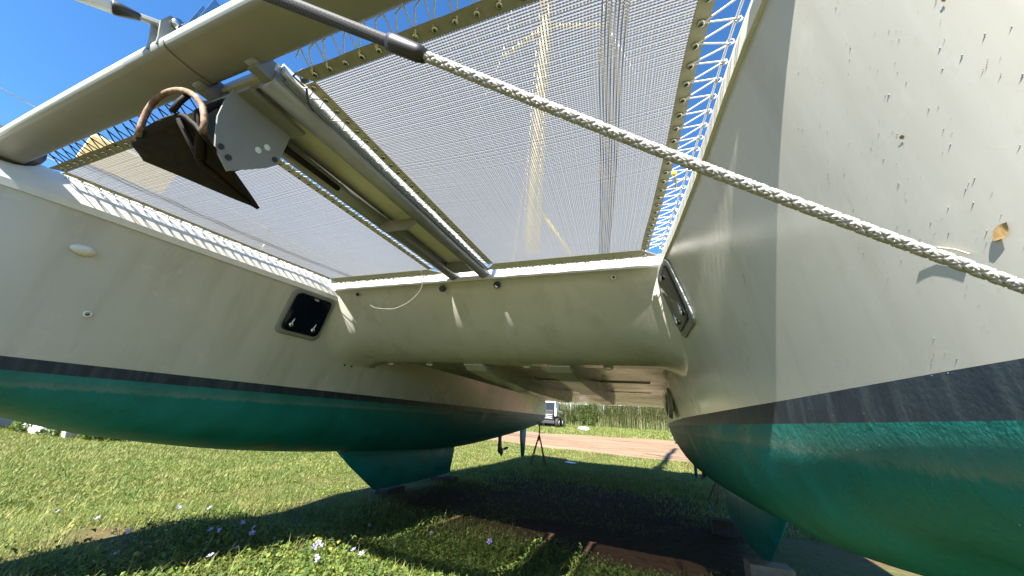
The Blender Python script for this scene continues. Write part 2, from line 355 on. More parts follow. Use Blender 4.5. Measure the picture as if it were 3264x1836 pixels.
for s, word in ((-1, 'left'), (1, 'right')):
    TOP, BOOT, BOT = MB(), MB(), MB()
    for side in (-1, 1):
        rt_, rb, ru = [], [], []
        for y in STN:
            zt = top_z(y)
            rt_.append([(s*sec_point(y, ZW+(zt-ZW)*k/12, side), y, ZW+(zt-ZW)*k/12) for k in range(13)])
            rb.append([(s*sec_point(y, z, side), y, z) for z in (ZS, (ZW+ZS)/2, ZW)])
            ru.append([(s*sec_point(y, z, side), y, z) for z in under_levels(y)])
        TOP.grid(rt_); BOOT.grid(rb); BOT.grid(ru)
    # deck and transom
    deck = []
    for y in STN:
        a = sec_point(y, top_z(y), -1)+.06; b = sec_point(y, top_z(y), 1)
        zt = top_z(y)
        deck.append([(s*b, y, zt), (s*(b-.03), y, zt+.14), (s*(a+(b-a)*.5), y, zt+.235), (s*(a+.03), y, zt+.225)])
    TOP.grid(deck)
    y = 10.4; zt = top_z(y); zs_ = [zt-(zt-ZW)*k/8 for k in range(9)]+under_levels(y)
    TOP.grid([[(s*sec_point(y, z, -1), y, z) for z in zs_], [(s*sec_point(y, z, 1), y, z) for z in zs_]])
    hull = TOP.obj('hull', [G['gel']], boat); hull['label'] = 'tall pale topside of the %s hull' % word
    o = BOOT.obj('boot_stripe', [G['navy']], hull); o['label'] = 'dark navy boot stripe'
    o = BOT.obj('underbody', [G['green']], hull); o['label'] = 'green antifouled underbody'
    # gunwale: lip, short fascia, tilted face up to the deck
    gw = []
    for y in [q for q in STN if q <= -.05]+[.0, .15, .4]:
        x = f_in_top(y)
        gw.append([(s*(x+.012), y, ZF-.002), (s*(x-.014), y, ZF-.004), (s*(x-.016), y, ZF+.045), (s*(x+.012), y, ZF+.13), (s*(x+.045), y, ZF+.215), (s*(x+.075), y, ZF+.232), (s*(x+.14), y, ZF+.229)])
    g = MB(); g.grid(gw, smooth=False)
    o = g.obj('gunwale', [G['white']], hull); o['label'] = 'white gunwale moulding above the hull side'
    # keel: raked leading edge, upright trailing edge, foil section
    kp = []
    for z, y0, y1, th in ((1.0, 1.30, 5.02, .16), (.62, 1.84, 4.99, .14), (.23, 2.46, 4.92, .12)):
        row = []
        for q in range(24):
            a = 2*math.pi*q/24; c = (1-math.cos(a))/2            # 0 nose .. 1 tail
            tt = th*(1.6*math.sqrt(max(c, 0))-1.0*c-.6*c*c)*1.25
            row.append((s*XC+(1 if a < math.pi else -1)*tt, y0+(y1-y0)*c, z))
        kp.append(row)
    k = MB(); k.grid(kp, closed=True, caps=True); o = k.obj('keel', [G['green']], boat); o['label'] = 'deep green keel of the %s hull' % word
    rp = []
    for z, y0, y1, th in ((1.3, 9.45, 10.15, .05), (.8, 9.55, 10.12, .05), (.22, 9.75, 10.05, .035)):
        rp.append([(s*XC+th*math.sin(2*math.pi*q/16), y0+(y1-y0)*(1-math.cos(2*math.pi*q/16))/2, z) for q in range(16)])
    k = MB(); k.grid(rp, closed=True, caps=True); o = k.obj('rudder', [G['teal']], boat); o['label'] = 'teal spade rudder'
    # saildrive leg
    k = MB(); k.grid([[(s*XC+w*math.sin(2*math.pi*q/12), yy-ll*math.cos(2*math.pi*q/12), z) for q in range(12)] for z, yy, ll, w in ((1.2, 7.7, .12, .05), (.80, 7.72, .10, .04), (.60, 7.75, .12, .045), (.50, 7.78, .13, .05), (.44, 7.8, .05, .02))], closed=True, caps=True)
    sdv = k.obj('saildrive', [G['black']], boat)
    p = MB()
    for q in range(3):
        a = 2*math.pi*q/3+.3; d = Vector((math.cos(a), 0, math.sin(a))); e = Vector((-math.sin(a), .5, math.cos(a))).normalized()
        c = Vector((s*XC, 7.98, .55))
        p.add([c+d*.03-e*.03, c+d*.12-e*.05, c+d*.2-e*.01, c+d*.2+e*.02, c+d*.12+e*.05, c+d*.03+e*.03], [(0, 1, 2, 3, 4, 5)])
    p.tube([(s*XC, 7.85, .55), (s*XC, 8.06, .55)], [.045, .02], 10); p.obj('propeller', [G['black']], sdv)

# bridgedeck: front face rolling under into the tunnel roof
prof = [(.62, 2.90), (.10, 2.86), (.035, 2.835), (.012, 2.75), (-.012, 2.745), (-.012, 2.705), (.035, 2.700), (.065, 2.64), (.12, 2.555), (.205, 2.45), (.30, 2.345), (.41, 2.25), (.54, 2.165), (.70, 2.095), (.88, 2.055), (1.05, 2.045), (1.09, 2.15), (1.3, 2.16), (3, 2.16), (6, 2.14), (10.0, 2.10), (10.0, 2.32)]
def bd_half(y, z): return sec_point(max(y, -.1), max(min(z, ZF), ZW), -1)+.004
rows = []
US = [-1+.5*i/14 for i in range(14)]+list(np.linspace(-.5, .5, 13))+[.5+.5*(i+1)/14 for i in range(14)]
for i_, (y, z) in enumerate(prof):
    low = i_ >= 6 and y < 1.06
    h = bd_half(y, z) if i_ >= 6 else f_in_top(max(y, -.1))+.06
    ny_, nz_ = 0., 0.
    if low:
        a, b_ = prof[i_-1] if i_ > 6 else prof[6], prof[min(i_+1, 15)]; t = Vector((b_[0]-a[0], b_[1]-a[1])).normalized(); ny_, nz_ = t.y, -t.x
        if ny_ > 0: ny_, nz_ = -ny_, -nz_
    rf = min(.30, .03+(2.70-z)*.65)*(1-.7*min(1, max(0, (y-.45)/.5))) if low else .001; rx = 2.1*rf
    row = []
    for u in US:
        x = math.sin(u*math.pi/2)*h; d = min(1., max(0., abs(x)-(h-rx))/rx); o_ = rf*(1-(1-d**2.3)**(1/2.3)); y2, z2 = y+ny_*o_, z+nz_*o_
        if low and d > 0: x *= 1+d*d*((sec_point(y2, min(max(z2, ZW), ZF), -1)+.004)/h-1)
        row.append((x, y2, z2))
    rows.append(row)
b = MB(); b.grid(rows[5:], 0); b.grid(rows[:6], 1, smooth=False)
bd = b.obj('bridgedeck', [G['gel'], G['white']], boat, fix=False); bd['label'] = 'bridgedeck front rolling under between the hulls'
for x0 in (-.36, .68):
    st = []
    for y, d, w in ((.98, .06, .13), (1.1, .17, .14), (1.6, .21, .14), (3, .255, .13), (5, .26, .12), (6.0, .26, .11), (6.35, .20, .10)):
        zt = 2.20; zb_ = 2.16-d if y > 1.05 else 2.10-d
        st.append([(x0-w-.02, y, zt), (x0-w, y, zb_+.012), (x0-w+.012, y, zb_), (x0+w-.012, y, zb_), (x0+w, y, zb_+.012), (x0+w+.02, y, zt)])
    k = MB(); k.grid(st, caps=True, smooth=False); o = k.obj('strake', [G['gel']], bd); o['label'] = 'deep strake under the tunnel roof'
def hexbolt(name, c, r, parent, mat='black', axis='Y', h=.02):
    k = MB(); pts = [(r*math.cos(a), r*math.sin(a)) for a in [math.pi/3*i for i in range(6)]]
    u, w = {'Y': (0, 2), 'X': (1, 2), 'Z': (0, 1)}[axis]; ax = 'XYZ'.index(axis)
    k.prism([(c[u]+p, c[w]+q) for p, q in pts], c[ax]-h, c[ax]+h*.4, axis=axis)
    return k.obj(name, [G[mat]], parent)
hexbolt('bolt', (-.30, .03, 2.655), .034, bd); hexbolt('bolt', (.30, .03, 2.655), .034, bd)
def skin_fitting(c, n, r, parent, mat='white'):
    n = Vector(n).normalized(); a = n.orthogonal().normalized(); bb = n.cross(a); k = MB(); c = Vector(c)
    rings = [(r, 0), (r, .008), (r*.8, .012), (r*.55, .010), (r*.5, -.01)]
    k.grid([[c+n*h+q*(math.cos(t)*a+math.sin(t)*bb) for t in [2*math.pi*i/14 for i in range(14)]] for q, h in rings], closed=True)
    k.add([c-n*.002+r*.52*(math.cos(t)*a+math.sin(t)*bb) for t in [2*math.pi*i/14 for i in range(14)]], [tuple(range(14))], 1)
    return k.obj('through_hull_fitting', [G[mat], G['dark']], parent, fix=False)
skin_fitting((1.365, .03, 2.655), (0, -1, -.3), .022, bd); skin_fitting((-1.40, .03, 2.655), (0, -1, -.3), .02, bd, 'black')
for x in (-1.6, -1.0, -.3, .3, .75, 1.2):
    k = MB(); k.tube([(x-.05, 1.03, 2.045), (x-.03, 1.03, 2.04), (x+.03, 1.03, 2.04), (x+.05, 1.03, 2.045)], [.006, .018, .018, .006], 8); k.obj('drain_lip', [G['gel']], bd)
# tunnel roof seams and the round opening aft on the right side
for y in (3.4, 5.2):
    k = MB(); k.box((.3, y, 2.147), (2.6, .05, .02)); k.obj('roof_seam', [G['gel']], bd)
k = MB(); cx, cy, cz = sec_point(3.2, 1.9, -1)-.004, 3.3, 1.86
ring = [(math.cos(t), math.sin(t)) for t in [2*math.pi*i/24 for i in range(24)]]
k.grid([[(cx-d, cy+q*.42*rr, cz+.19*w*rr) for q, w in ring] for rr, d in ((1.25, .0), (1.15, .05), (1, .06), (.92, .01))], closed=True)
k.add([(cx-.008, cy+q*.4, cz+.18*w) for q, w in ring], [tuple(range(24))], 1)
o = k.obj('recess_rim', [G['gel'], G['dark']], boat, fix=False); o['label'] = 'dark oval recess low on the right inner hull'

# saloon and cockpit above the deck (throw the shade on the ground)
cab = [[(-2.6, .75, 2.85), (-2.6, 8.6, 2.8), (2.6, 8.6, 2.8), (2.6, .75, 2.85)], [(-2.45, 1.15, 3.15), (-2.45, 8.4, 3.2), (2.45, 8.4, 3.2), (2.45, 1.15, 3.15)],
       [(-1.9, 2.3, 3.85), (-2.0, 7.6, 3.95), (2.0, 7.6, 3.95), (1.9, 2.3, 3.85)], [(-1.5, 2.8, 3.98), (-1.6, 7.2, 4.05), (1.6, 7.2, 4.05), (1.5, 2.8, 3.98)]]
k = MB(); k.grid(cab, closed=True, caps=True, smooth=False); cabin = k.obj('cabin', [G['white']], boat, bevel=.06); cabin['label'] = 'white coachroof above the bridgedeck'
for i in range(4):
    x = -1.55+i*1.03; k = MB()
    def cf(u, w): 
        a = Vector((-2.45, 1.15, 3.15)).lerp(Vector((2.45, 1.15, 3.15)), u); b_ = Vector((-1.9, 2.3, 3.85)).lerp(Vector((1.9, 2.3, 3.85)), u); return a.lerp(b_, w)+Vector((0, -.012, .006))
    u0_, u1_ = .09+i*.21, .09+i*.21+.18
    k.add([cf(u0_, .2), cf(u1_, .2), cf(u1_, .85), cf(u0_, .85)], [(0, 1, 2, 3)]); k.obj('window', [G['pane']], cabin)

# ---- escape hatches on the inner hull sides
def hatch(s, word):
    root = tag(empty('escape_hatch', (s*sec_point(-.20, 2.36, -1), -.20, 2.36)), 'square escape hatch of dark acrylic in the %s hull side' % word)
    root.parent = boat; root.location = Vector(root.location)-Vector(boat.location)
    def P(y, z, out):
        x = sec_point(y, z, -1); return (s*(x-out), y, z)
    def rrect(a, b_, r, n=5):
        pts = []
        for cx_, cz_, a0 in ((a-r, b_-r, 0), (-a+r, b_-r, 90), (-a+r, -b_+r, 180), (a-r, -b_+r, 270)):
            for i in range(n+1): t = R(a0+90*i/n); pts.append((cx_+r*math.cos(t), cz_+r*math.sin(t)))
        return pts
    k = MB(); A = rrect(.25, .235, .07); Bq = rrect(.21, .195, .055)
    k.grid([[P(-.20+q, 2.36+w, d) for q, w in pp] for pp, d in ((A, -.01), (A, .014), (rrect(.238, .223, .065), .022), (Bq, .022), (Bq, .006))], closed=True, smooth=False)
    o = k.obj('frame', [G['alu' if s < 0 else 'grey']], boat, bevel=.004); o.parent = root; o.location = -Vector(root.location)
    k = MB(); k.grid([[P(-.20+q, 2.36+w, d) for q, w in pp] for pp, d in ((Bq, .01), (Bq, .028), (rrect(.20, .185, .05), .030))], closed=True, caps=True, smooth=False)
    o = k.obj('pane', [G['pane']], boat); o.parent = root; o.location = -Vector(root.location)
    for yy in (-.33, -.08):
        k = MB(); c = Vector(P(yy, 2.225, .036)); k.ball(c, .026, sc=(.6, 1, 1)); k.tube([c, c+Vector((-s*.012, .012, .07))], [.011, .008], 8)
        o = k.obj('handle', [G['steel']], boat); o.parent = root; o.location = -Vector(root.location)
    k = MB(); c = P(-.20, 2.525, .036); k.box(c, (.012, .05, .022)); o = k.obj('hinge_tab', [G['steel']], boat); o.parent = root; o.location = -Vector(root.location)
    return root
hatch(-1, 'left'); hatch(1, 'right')
# clamshell vent and fittings on the left side
k = MB(); y0, z0 = -1.83, 2.355
rows = []
for i in range(6):
    t = i/5; rr = math.cos(t*math.pi/2)
    rows.append([(-sec_point(y0, z0, -1)+.05*math.sin(t*math.pi/2), y0+.075*(rr if i else 1)*math.cos(a)*(1.0 if math.cos(a) < 0 else .72), z0+.038*rr*math.sin(a)) for a in [2*math.pi*j/20 for j in range(20)]])
k.grid(rows, closed=True, caps=True); o = k.obj('clamshell_vent', [G['white']], boat); o['label'] = 'small white clamshell vent on the left hull'
skin_fitting((-sec_point(-1.66, 1.955, -1)+.002, -1.66, 1.955), (1, -.1, -.1), .024, boat, 'white')
for yy in (.55, .66): skin_fitting((-sec_point(yy, 1.945, -1)+.002, yy, 1.945), (1, -.05, -.2), .011, boat, 'black')

# ---- forward crossbeam: flat-bottomed spar with a rounded leading edge
def beam_sec(x):
    q = (abs(x)/2.1)**2; yf = -2.388+.020*q; yr = -2.226; r = .030-.004*q; zf = 2.806-.006*q; pts = []
    for a in (120, 95, 70, 45, 20, 0, -20, -45, -70, -90): pts.append((x, yf+r*-math.cos(R(a)), zf+r*math.sin(R(a))))       # rounded leading edge
    for t in (.15, .35, .55, .75, .9): pts.append((x, yf+(yr-yf)*t, zf-r-.008*math.sin(math.pi*t)+.004*t))                    # flat underside
    pts += [(x, yr-.004, zf-r+.006), (x, yr+.004, zf-r+.02), (x, yr+.003, 2.85), (x, yr-.015, 2.90)]
    for t in (.25, .5, .75, .95): pts.append((x, yr-.015+(yf+.012-yr+.015)*t, 2.90+.035*math.sin(math.pi*t)-.062*t))
    return pts
k = MB(); k.grid([beam_sec(x) for x in np.linspace(-2.35, 2.35, 41)], closed=True, caps=True)
beam = k.obj('crossbeam', [G['alu']], boat); beam['label'] = 'wide painted crossbeam between the bows'
k = MB(); k.tube([(x, -2.394+.020*(abs(x)/2.1)**2, 2.812-.006*(abs(x)/2.1)**2) for x in np.linspace(-2.3, 2.3, 25)], .029, 14, up_=(0, 0, 1)); o = k.obj('leading_edge', [G['edge']], beam); o['label'] = 'pale rounded leading edge of the crossbeam'
for s in (-1, 1):
    k = MB(); k.grid([[(x, -2.30+.135*math.cos(a), 2.86+.11*math.sin(a)) for a in [2*math.pi*i/20 for i in range(20)]] for x in (s*2.02, s*2.16)], closed=True, caps=True)
    k.box((s*2.12, -2.3, 2.76), (.16, .2, .10)); o = k.obj('beam_socket', [G['black']], beam); o['label'] = 'dark clamp where the beam meets the hull'
# welded saddle with the pole bracket
k = MB(); k.grid([[(x, -2.30+1.03*(p[1]+2.30), 2.84+1.05*(p[2]-2.84)) for p in beam_sec(x)] for x in (-.42, -.12)], closed=True)
o = k.obj('saddle_plate', [G['alu']], beam)
PX, PY, PZ = -.19, -2.40, 2.926
k = MB()
for dx in (-.032, .032): k.prism([(-2.425, 2.79), (-2.30, 2.90), (PY+.03, PZ+.035), (PY-.03, PZ+.02), (PY-.045, PZ-.03), (-2.43, 2.83)], PX+dx-.005, PX+dx+.005)
o = k.obj('pole_bracket', [G['alu']], beam)
k = MB(); k.tube([(PX-.05, PY, PZ), (PX+.05, PY, PZ)], .013, 10); k.tube([(PX-.055, PY, PZ), (PX-.04, PY, PZ)], .024, 12); k.tube([(PX+.04, PY, PZ), (PX+.055, PY, PZ)], .024, 12); k.obj('clevis_pin', [G['steel']], beam)
# the pole
P0 = Vector((PX, PY, PZ)); D = Vector((-.46, -.90, -.30)).normalized()
k = MB(); k.tube([P0+D*.155, P0+D*1.02], .024, 18); pole = k.obj('pole', [G['white']], boat); pole['label'] = 'white pole with black end boot pinned to the crossbeam'
k = MB(); k.tube([P0+D*.085, P0+D*.092, P0+D*.14, P0+D*.160, P0+D*.165], [.009, .014, .024, .027, .025], 16); k.obj('end_boot', [G['dark']], pole)
k = MB(); k.box(P0+D*.05, (.022, .12, .024), rot=D.to_track_quat('Y', 'Z').to_matrix()); k.obj('toggle', [G['alu']], pole, bevel=.005)
# roller bracket on top of the beam
k = MB()
for dx in (-.04, .04): k.prism([(-2.40, 2.85), (-2.28, 2.90), (-2.29, 3.03), (-2.38, 3.06)], -.06+dx-.004, -.06+dx+.004)
o = k.obj('roller_bracket', [G['steel']], beam)
k = MB(); k.tube([(-.095+.0175*i, -2.34, 2.965) for i in range(5)], [.035, .028, .022, .028, .035], 14); k.obj('roller', [G['white']], beam)

# ---- catwalk from the crossbeam to the bridgedeck
cw = MB()
cw.box((0, -1.12, 2.838), (.40, 2.10, .020)); cat = cw.obj('catwalk', [G['white']], boat, bevel=.008); cat['label'] = 'narrow catwalk panel between the trampolines'
for x in (-.165, .165):
    k = MB(); k.tube([(x, -2.18, 2.765), (x, .01, 2.775)], .052, 20); k.obj('rail_tube', [G['grey']], cat)
for x in (-.235, .235):
    k = MB(); k.box((x*.955, -1.14, 2.770), (.010, 2.02, .016)); k.box((x*.985, -1.14, 2.773), (.005, 2.02, .010)); k.obj('lacing_track', [G['grey']], cat)
for s_ in (-1, 1):
    k = MB(); k.prism([(s_*.226, 2.784), (s_*.246, 2.782), (s_*.248, 2.788), (s_*.214, 2.850), (s_*.202, 2.850)], -2.17, -.07, axis='Y'); o = k.obj('side_fascia', [G['white']], cat)
k = MB(); k.prism([(-.16, 2.74), (.16, 2.74), (.16, 2.70), (.09, 2.655), (-.09, 2.655), (-.16, 2.70)], -1.10, -1.088, axis='Y'); o = k.obj('cross_plate', [G['alu']], cat)
k = MB(); k.box((0, -.16, 2.785), (.30, .18, .03)); o = k.obj('end_socket', [G['grey']], cat)
for x in (-.165, .165):
    k = MB(); k.box((x*1.05, -2.20, 2.79), (.05, .10, .09)); k.tube([(x*1.05, -2.27, 2.775), (x*1.05, -2.235, 2.775)], .026, 12); k.obj('beam_lug', [G['alu']], cat)
k = MB(); k.box((0, -2.165, 2.82), (.40, .05, .045)); k.obj('end_cap', [G['white']], cat, bevel=.006)
# anchor cheeks: two shaped plates with bolts and slots
def cheek(x, name):
    out = [(-2.215, 2.715), (-2.226, 2.64), (-2.226, 2.56), (-2.212, 2.50), (-2.193, 2.43), (-2.125, 2.365), (-1.998, 2.48), (-1.958, 2.53), (-1.952, 2.60), (-1.945, 2.715)]
    k = MB(); k.prism(out, x-.005, x+.005); return k.obj(name, [G['alu']], cat)
o = cheek(.02, 'anchor_cheek'); o['label'] = 'curved grey cheek plate of the anchor roller'; k = MB(); k.prism([(-2.226, 2.70), (-2.19, 2.745), (-1.95, 2.735), (-2.08, 2.56), (-2.125, 2.53), (-2.16, 2.535), (-2.189, 2.591)], -.165, -.155); k.obj('anchor_cheek', [G['alu']], cat)
for y, z in ((-2.141, 2.42), (-1.976, 2.544), (-2.178, 2.445)): hexbolt('cheek_bolt', (.027, y, z), .013, cat, 'black', 'X', .01)
for (y, z) in ((-2.051, 2.535), (-2.022, 2.575)):
    k = MB(); k.ball((.026, y, z), .02, sc=(.10, .75, .75)); k.obj('slot', [G['white']], cat)
for y, z in ((-2.06, 2.66), (-2.0, 2.60)):
    k = MB(); k.tube([(-.16, y, z), (.015, y, z)], .012, 10); k.obj('cheek_rod', [G['alu']], cat)
k = MB(); k.prism([(-2.20, 2.71), (-1.93, 2.71), (-1.93, 2.73), (-2.20, 2.73)], -.19, .10); k.obj('cheek_flange', [G['alu']], cat)
k = MB(); k.prism([(-.10, 2.44), (.02, 2.44), (.02, 2.72), (-.10, 2.72)], -2.06, -2.052, axis='Y'); k.obj('cheek_web', [G['alu']], cat)

# ---- lacing eyes along the hulls
eye = MB(); eye.tube([(.012*math.cos(t), 0, .012*math.sin(t)) for t in [2*math.pi*i/12 for i in range(13)]], .0032, 6, caps=False); eye = eye.mesh('eye', [G['steel']])
def net_out(y): return f_in_top(y)-.078
EYE_Y = [-2.06+.076*i for i in range(26)]
EYES = {}
for s in (-1, 1):
    EYES[s] = []
    for y in EYE_Y:
        p = (s*(f_in_top(y)+.018), y, ZF+.195); EYES[s].append(p); link('lacing_eye', eye, boat, p, (0, 0, 0))

# ---- mast and rigging seen through the nets
k = MB(); rows = []
for z in (3.95, 16.5):
    rows.append([(.115*math.cos(a), 1.83+.16*math.sin(a)+.02*(z-3.9), z) for a in [2*math.pi*i/20 for i in range(20)]])
k.grid(rows, closed=True, caps=True); mast = k.obj('mast', [G['cream']], boat); mast['label'] = 'tall cream mast seen through the trampoline'
for s in (-1, 1):
    k = MB(); k.tube([(0, 1.93, 9.15), (s*.6, 2.12, 9.2), (s*1.18, 2.35, 9.28)], [.06, .045, .03], 10); k.obj('spreader', [G['cream']], mast)
    k = MB(); k.tube([(0, 2.1, 13.0), (s*.9, 2.4, 13.1)], [.05, .03], 10); k.obj('spreader', [G['cream']], mast)
    k = MB(); k.tube([(s*3.4, 2.7, 2.75), (s*1.18, 2.35, 9.28), (s*.9, 2.4, 13.1), (0, 2.1, 16.3)], .006, 6); k.obj('shroud', [G['steel']], mast)
    k = MB(); k.tube([(s*.10, 1.70, 4.1), (s*.12, 1.72, 7), (s*.10, 1.76, 9.4), (0, 1.9, 13.2)], .007, 6); k.obj('halyard', [G['cord']], mast)
k = MB(); k.tube([(.05, 1.95, 4.75), (.62, 2.5, 3.9)], .028, 10); k.obj('vang_strut', [G['yellow']], mast)
k = MB(); k.prism([(-.10, 9.5), (.10, 9.5), (.24, 10.5), (.20, 10.75), (-.20, 10.75), (-.24, 10.5)], 1.55, 1.75, axis='Y'); k.obj('radar_bracket', [G['cream']], mast, bevel=.03)
k = MB(); k.tube([(-.02, -2.30, 2.95), (0, 2.05, 16.2)], .030, 10); k.obj('forestay', [G['steel']], mast)
k = MB(); k.tube([(.30, .35, 2.9), (.12, 1.70, 9.6)], .010, 8); k.obj('inner_stay', [G['cord']], mast)

# ------------------------------------------------------------------ trampolines
def make_net(s, label):
    root = tag(empty('trampoline', (s*1.0, -1.15, 2.77)), label, 'trampoline', 'two trampolines between the hulls')
    ya, yb = -2.105, -.20                                         # mesh area inside the border
    def xin(y): return s*.345
    def xout(y): return s*(net_out(y)-.055)
    def zz(u, w): return 2.775-.035*math.sin(math.pi*min(max(u, 0), 1))*math.sin(math.pi*min(max(w, 0), 1))
    pitch = .0112; hw = .0034; jit = random.Random(5); V = []; F = []
    def strip(pts, side):
        b0 = len(V)
        for p, w in zip(pts, side): V.append((p[0]-w[0], p[1]-w[1], p[2])); V.append((p[0]+w[0], p[1]+w[1], p[2]))
        for i in range(len(pts)-1): F.append((b0+2*i, b0+2*i+2, b0+2*i+3, b0+2*i+1))
    n1 = int((yb-ya)/.0096)
    for i in range(n1+1):
        w = (i+jit.uniform(-.12, .12))/n1; y = ya+(yb-ya)*w; a, b_ = xin(y), xout(y); pts = []
        for j in range(15): u = j/14; pts.append((a+(b_-a)*u, y, zz(u, w)+.0012))
        strip(pts, [(0, .0029)]*15)
    n2 = int((net_out(ya)-.055-.345)/pitch)
    for i in range(n2+1):
        u = (i+jit.uniform(-.12, .12))/n2; pts = []
        for j in range(13): w = j/12; y = ya+(yb-ya)*w; pts.append((xin(y)+(xout(y)-xin(y))*u, y, zz(u, w)-.0012))
        strip(pts, [(hw, 0)]*13)
    # doubled seam
    for i in range(7):
        u = .80+i*.0095; pts = []
        for j in range(13): w = j/12; y = ya+(yb-ya)*w; pts.append((xin(y)+(xout(y)-xin(y))*(u-.05*w), y, zz(u, w)-.004))
        strip(pts, [(hw*.8, 0)]*13)
    o = soup('net_mesh', np.array(V), np.array(F), G['net']); o.parent = root; o.location = -Vector(root.location); o['label'] = 'fine pale net stretched taut'
    # border webbing
    def corner(u, w, d):                                            # d outwards from the mesh area
        y = ya+(yb-ya)*w+(d if w == 1 else -d if w == 0 else 0); yy = min(max(y, ya), yb)
        x = xin(yy) if u == 0 else xout(yy); return (x+(s*d if u == 1 else -s*d), y, 2.775)
    k = MB()
    BW = .055
    def band(fa, fb, n=20):
        rows = []
        for i in range(n+1):
            a, b_ = fa(i/n), fb(i/n); wv = .0025*math.sin(i*1.9)
            rows.append([(a[0], a[1], a[2]-.003), (b_[0], b_[1], b_[2]-.003+wv), (b_[0], b_[1], b_[2]+.003+wv), (a[0], a[1], a[2]+.003)])
        k.grid(rows, closed=True, caps=True, smooth=False)
    def edge(u=None, w=None, d=0):
        def f(t):
            if w is not None:
                p = corner(0, w, d); q = corner(1, w, d); return (p[0]+(q[0]-p[0])*t, p[1], 2.775)
            y = ya+(yb-ya)*t; x = xin(y)-s*d if u == 0 else xout(y)+s*d; return (x, y, 2.7765)
        return f
    band(edge(w=0), edge(w=0, d=BW)); band(edge(w=1), edge(w=1, d=.13)); band(edge(u=0), edge(u=0, d=BW)); band(edge(u=1), edge(u=1, d=BW))
    o = k.obj('border_webbing', [G['webbing']], root); o['label'] = 'grey webbing border with metal eyelets'
    # eyelets and lacing
    GR = []
    def gro(p): GR.append(p)
    laces = []
    # hull side
    pts = []
    for i, e in enumerate(EYES[s]):
        y = e[1]+.036; g_ = (s*(net_out(y)-.026), y, 2.772); gro(g_)
        if ya < y < yb+.02: pts += [e, (g_[0]+s*.002, g_[1], g_[2]-.004)]
    laces.append((pts, .0034, 'cord'))
    # catwalk side
    pts = []; y = ya+.02; j = 0
    while y < yb:
        g_ = (s*(.345-.026), y, 2.772); gro(g_); pts += [(s*.238, y-.028, 2.776), (g_[0], g_[1], g_[2]-.004)]; y += .064; j += 1
    laces.append((pts, .0026, 'cord'))
    # crossbeam side
    pts = []; x = .38; 
    while x < net_out(ya)-.09:
        g_ = (s*x, ya-.028, 2.772); gro(g_); pts += [(s*(x-.04), -2.205, 2.80), (s*(x-.006), -2.215, 2.82), (g_[0], g_[1], g_[2]-.005)]; x += .083
    laces.append((pts, .0032, 'darkcord' if s < 0 else 'cord'))
    # bridgedeck side
    pts = []; x = .40
    while x < 1.62:
        g_ = (s*x, yb+.105, 2.772); gro(g_); pts += [(g_[0], g_[1], g_[2]-.004), (s*(x+.03), -.02, 2.775)]; x += .066
    laces.append((pts, .0034, 'darkcord'))
    lj = random.Random(9+s)
    for pts, r, mt in laces:
        k = MB(); pts = [(p[0]+lj.uniform(-.006, .006), p[1]+lj.uniform(-.009, .009), p[2]+lj.uniform(-.004, .004)) for p in pts]
        for a, b_ in zip(pts[:-1], pts[1:]): k.tube([a, b_], r, 5, caps=False)
        k.obj('lacing', [G[mt]], root)
    # track line lying on the bridgedeck edge
    k = MB(); k.tube([(s*(.33+.02*i), -.04+.004*math.sin(i*1.7), 2.788+.004*math.cos(i*1.3)) for i in range(66)], .0055, 6); k.obj('lacing_line', [G['cord']], root)
    k = MB(); k.tube([(s*(f_in_top(y)+.012), y, ZF+.195) for y in EYE_Y], .0045, 6); k.obj('lacing_line', [G['cord']], root)
    for p in GR: link('eyelet', EYELET, root, p)
    return root
em = MB(); em.grid([[(r*math.cos(a), r*math.sin(a), z) for a in [2*math.pi*i/12 for i in range(12)]] for r, z in ((.0065, -.008), (.0105, -.0085), (.0125, -.004), (.0125, .006), (.0065, .006))], closed=True)
EYELET = em.mesh('eyelet', [G['steel']])
make_net(1, 'wide pale trampoline net right of the catwalk, mast showing through')
make_net(-1, 'pale trampoline net left of the catwalk, behind the anchor')

# ------------------------------------------------------------------ anchor
anc = tag(empty('anchor', (-.1, -2.3, 2.5)), 'rusty plough anchor with a roll bar hanging under the crossbeam', 'anchor')
tip = Vector((-.14, -1.88, 2.365)); bl = Vector((-.36, -2.304, 2.476)); bc = Vector((-.13, -2.287, 2.557)); br = Vector((.06, -2.258, 2.429)); ml = Vector((-.40, -2.229, 2.431)); keelp = Vector((-.26, -2.133, 2.420)); hol = Vector((-.17, -2.235, 2.458))
def lp(a, b_, t): return a+(b_-a)*t
k = MB(); back = [ml, bl, lp(bl, bc, .5)+Vector((0, -.004, .022)), bc, lp(bc, br, .5)+Vector((0, 0, .014)), br]
fb = [smooth_interp([0, .8, 2, 3, 4, 5], [p[a] for p in back]) for a in range(3)]; rows = []
for i in range(15):
    t = (i/14)**.92; row = []
    for q in range(23):
        u = 5*q/22; p = Vector((fb[0](u), fb[1](u), fb[2](u))); e = lp(p, tip, min(t, .995))
        row.append(e+Vector((0, 0, .020*math.sin(math.pi*t)*math.sin(math.pi*u/5)+.0015*math.sin(9*u+5*t))))
    rows.append(row)
k.grid(rows); o = k.obj('fluke', [G['rust']], anc, fix=False); o['label'] = 'dark hollow plough blade with a long point'
sm_ = o.modifiers.new('thickness', 'SOLIDIFY'); sm_.thickness = .013; sm_.offset = 0
k = MB(); k.tube([lp(bc, tip, .02)+Vector((0, 0, -.01)), lp(lp(ml, br, .5), tip, .30)+Vector((0, 0, .02)), lp(tip, lp(ml, br, .5), .12)], [.012, .016, .006], 6); k.obj('blade_rib', [G['rust']], anc)
hp = []
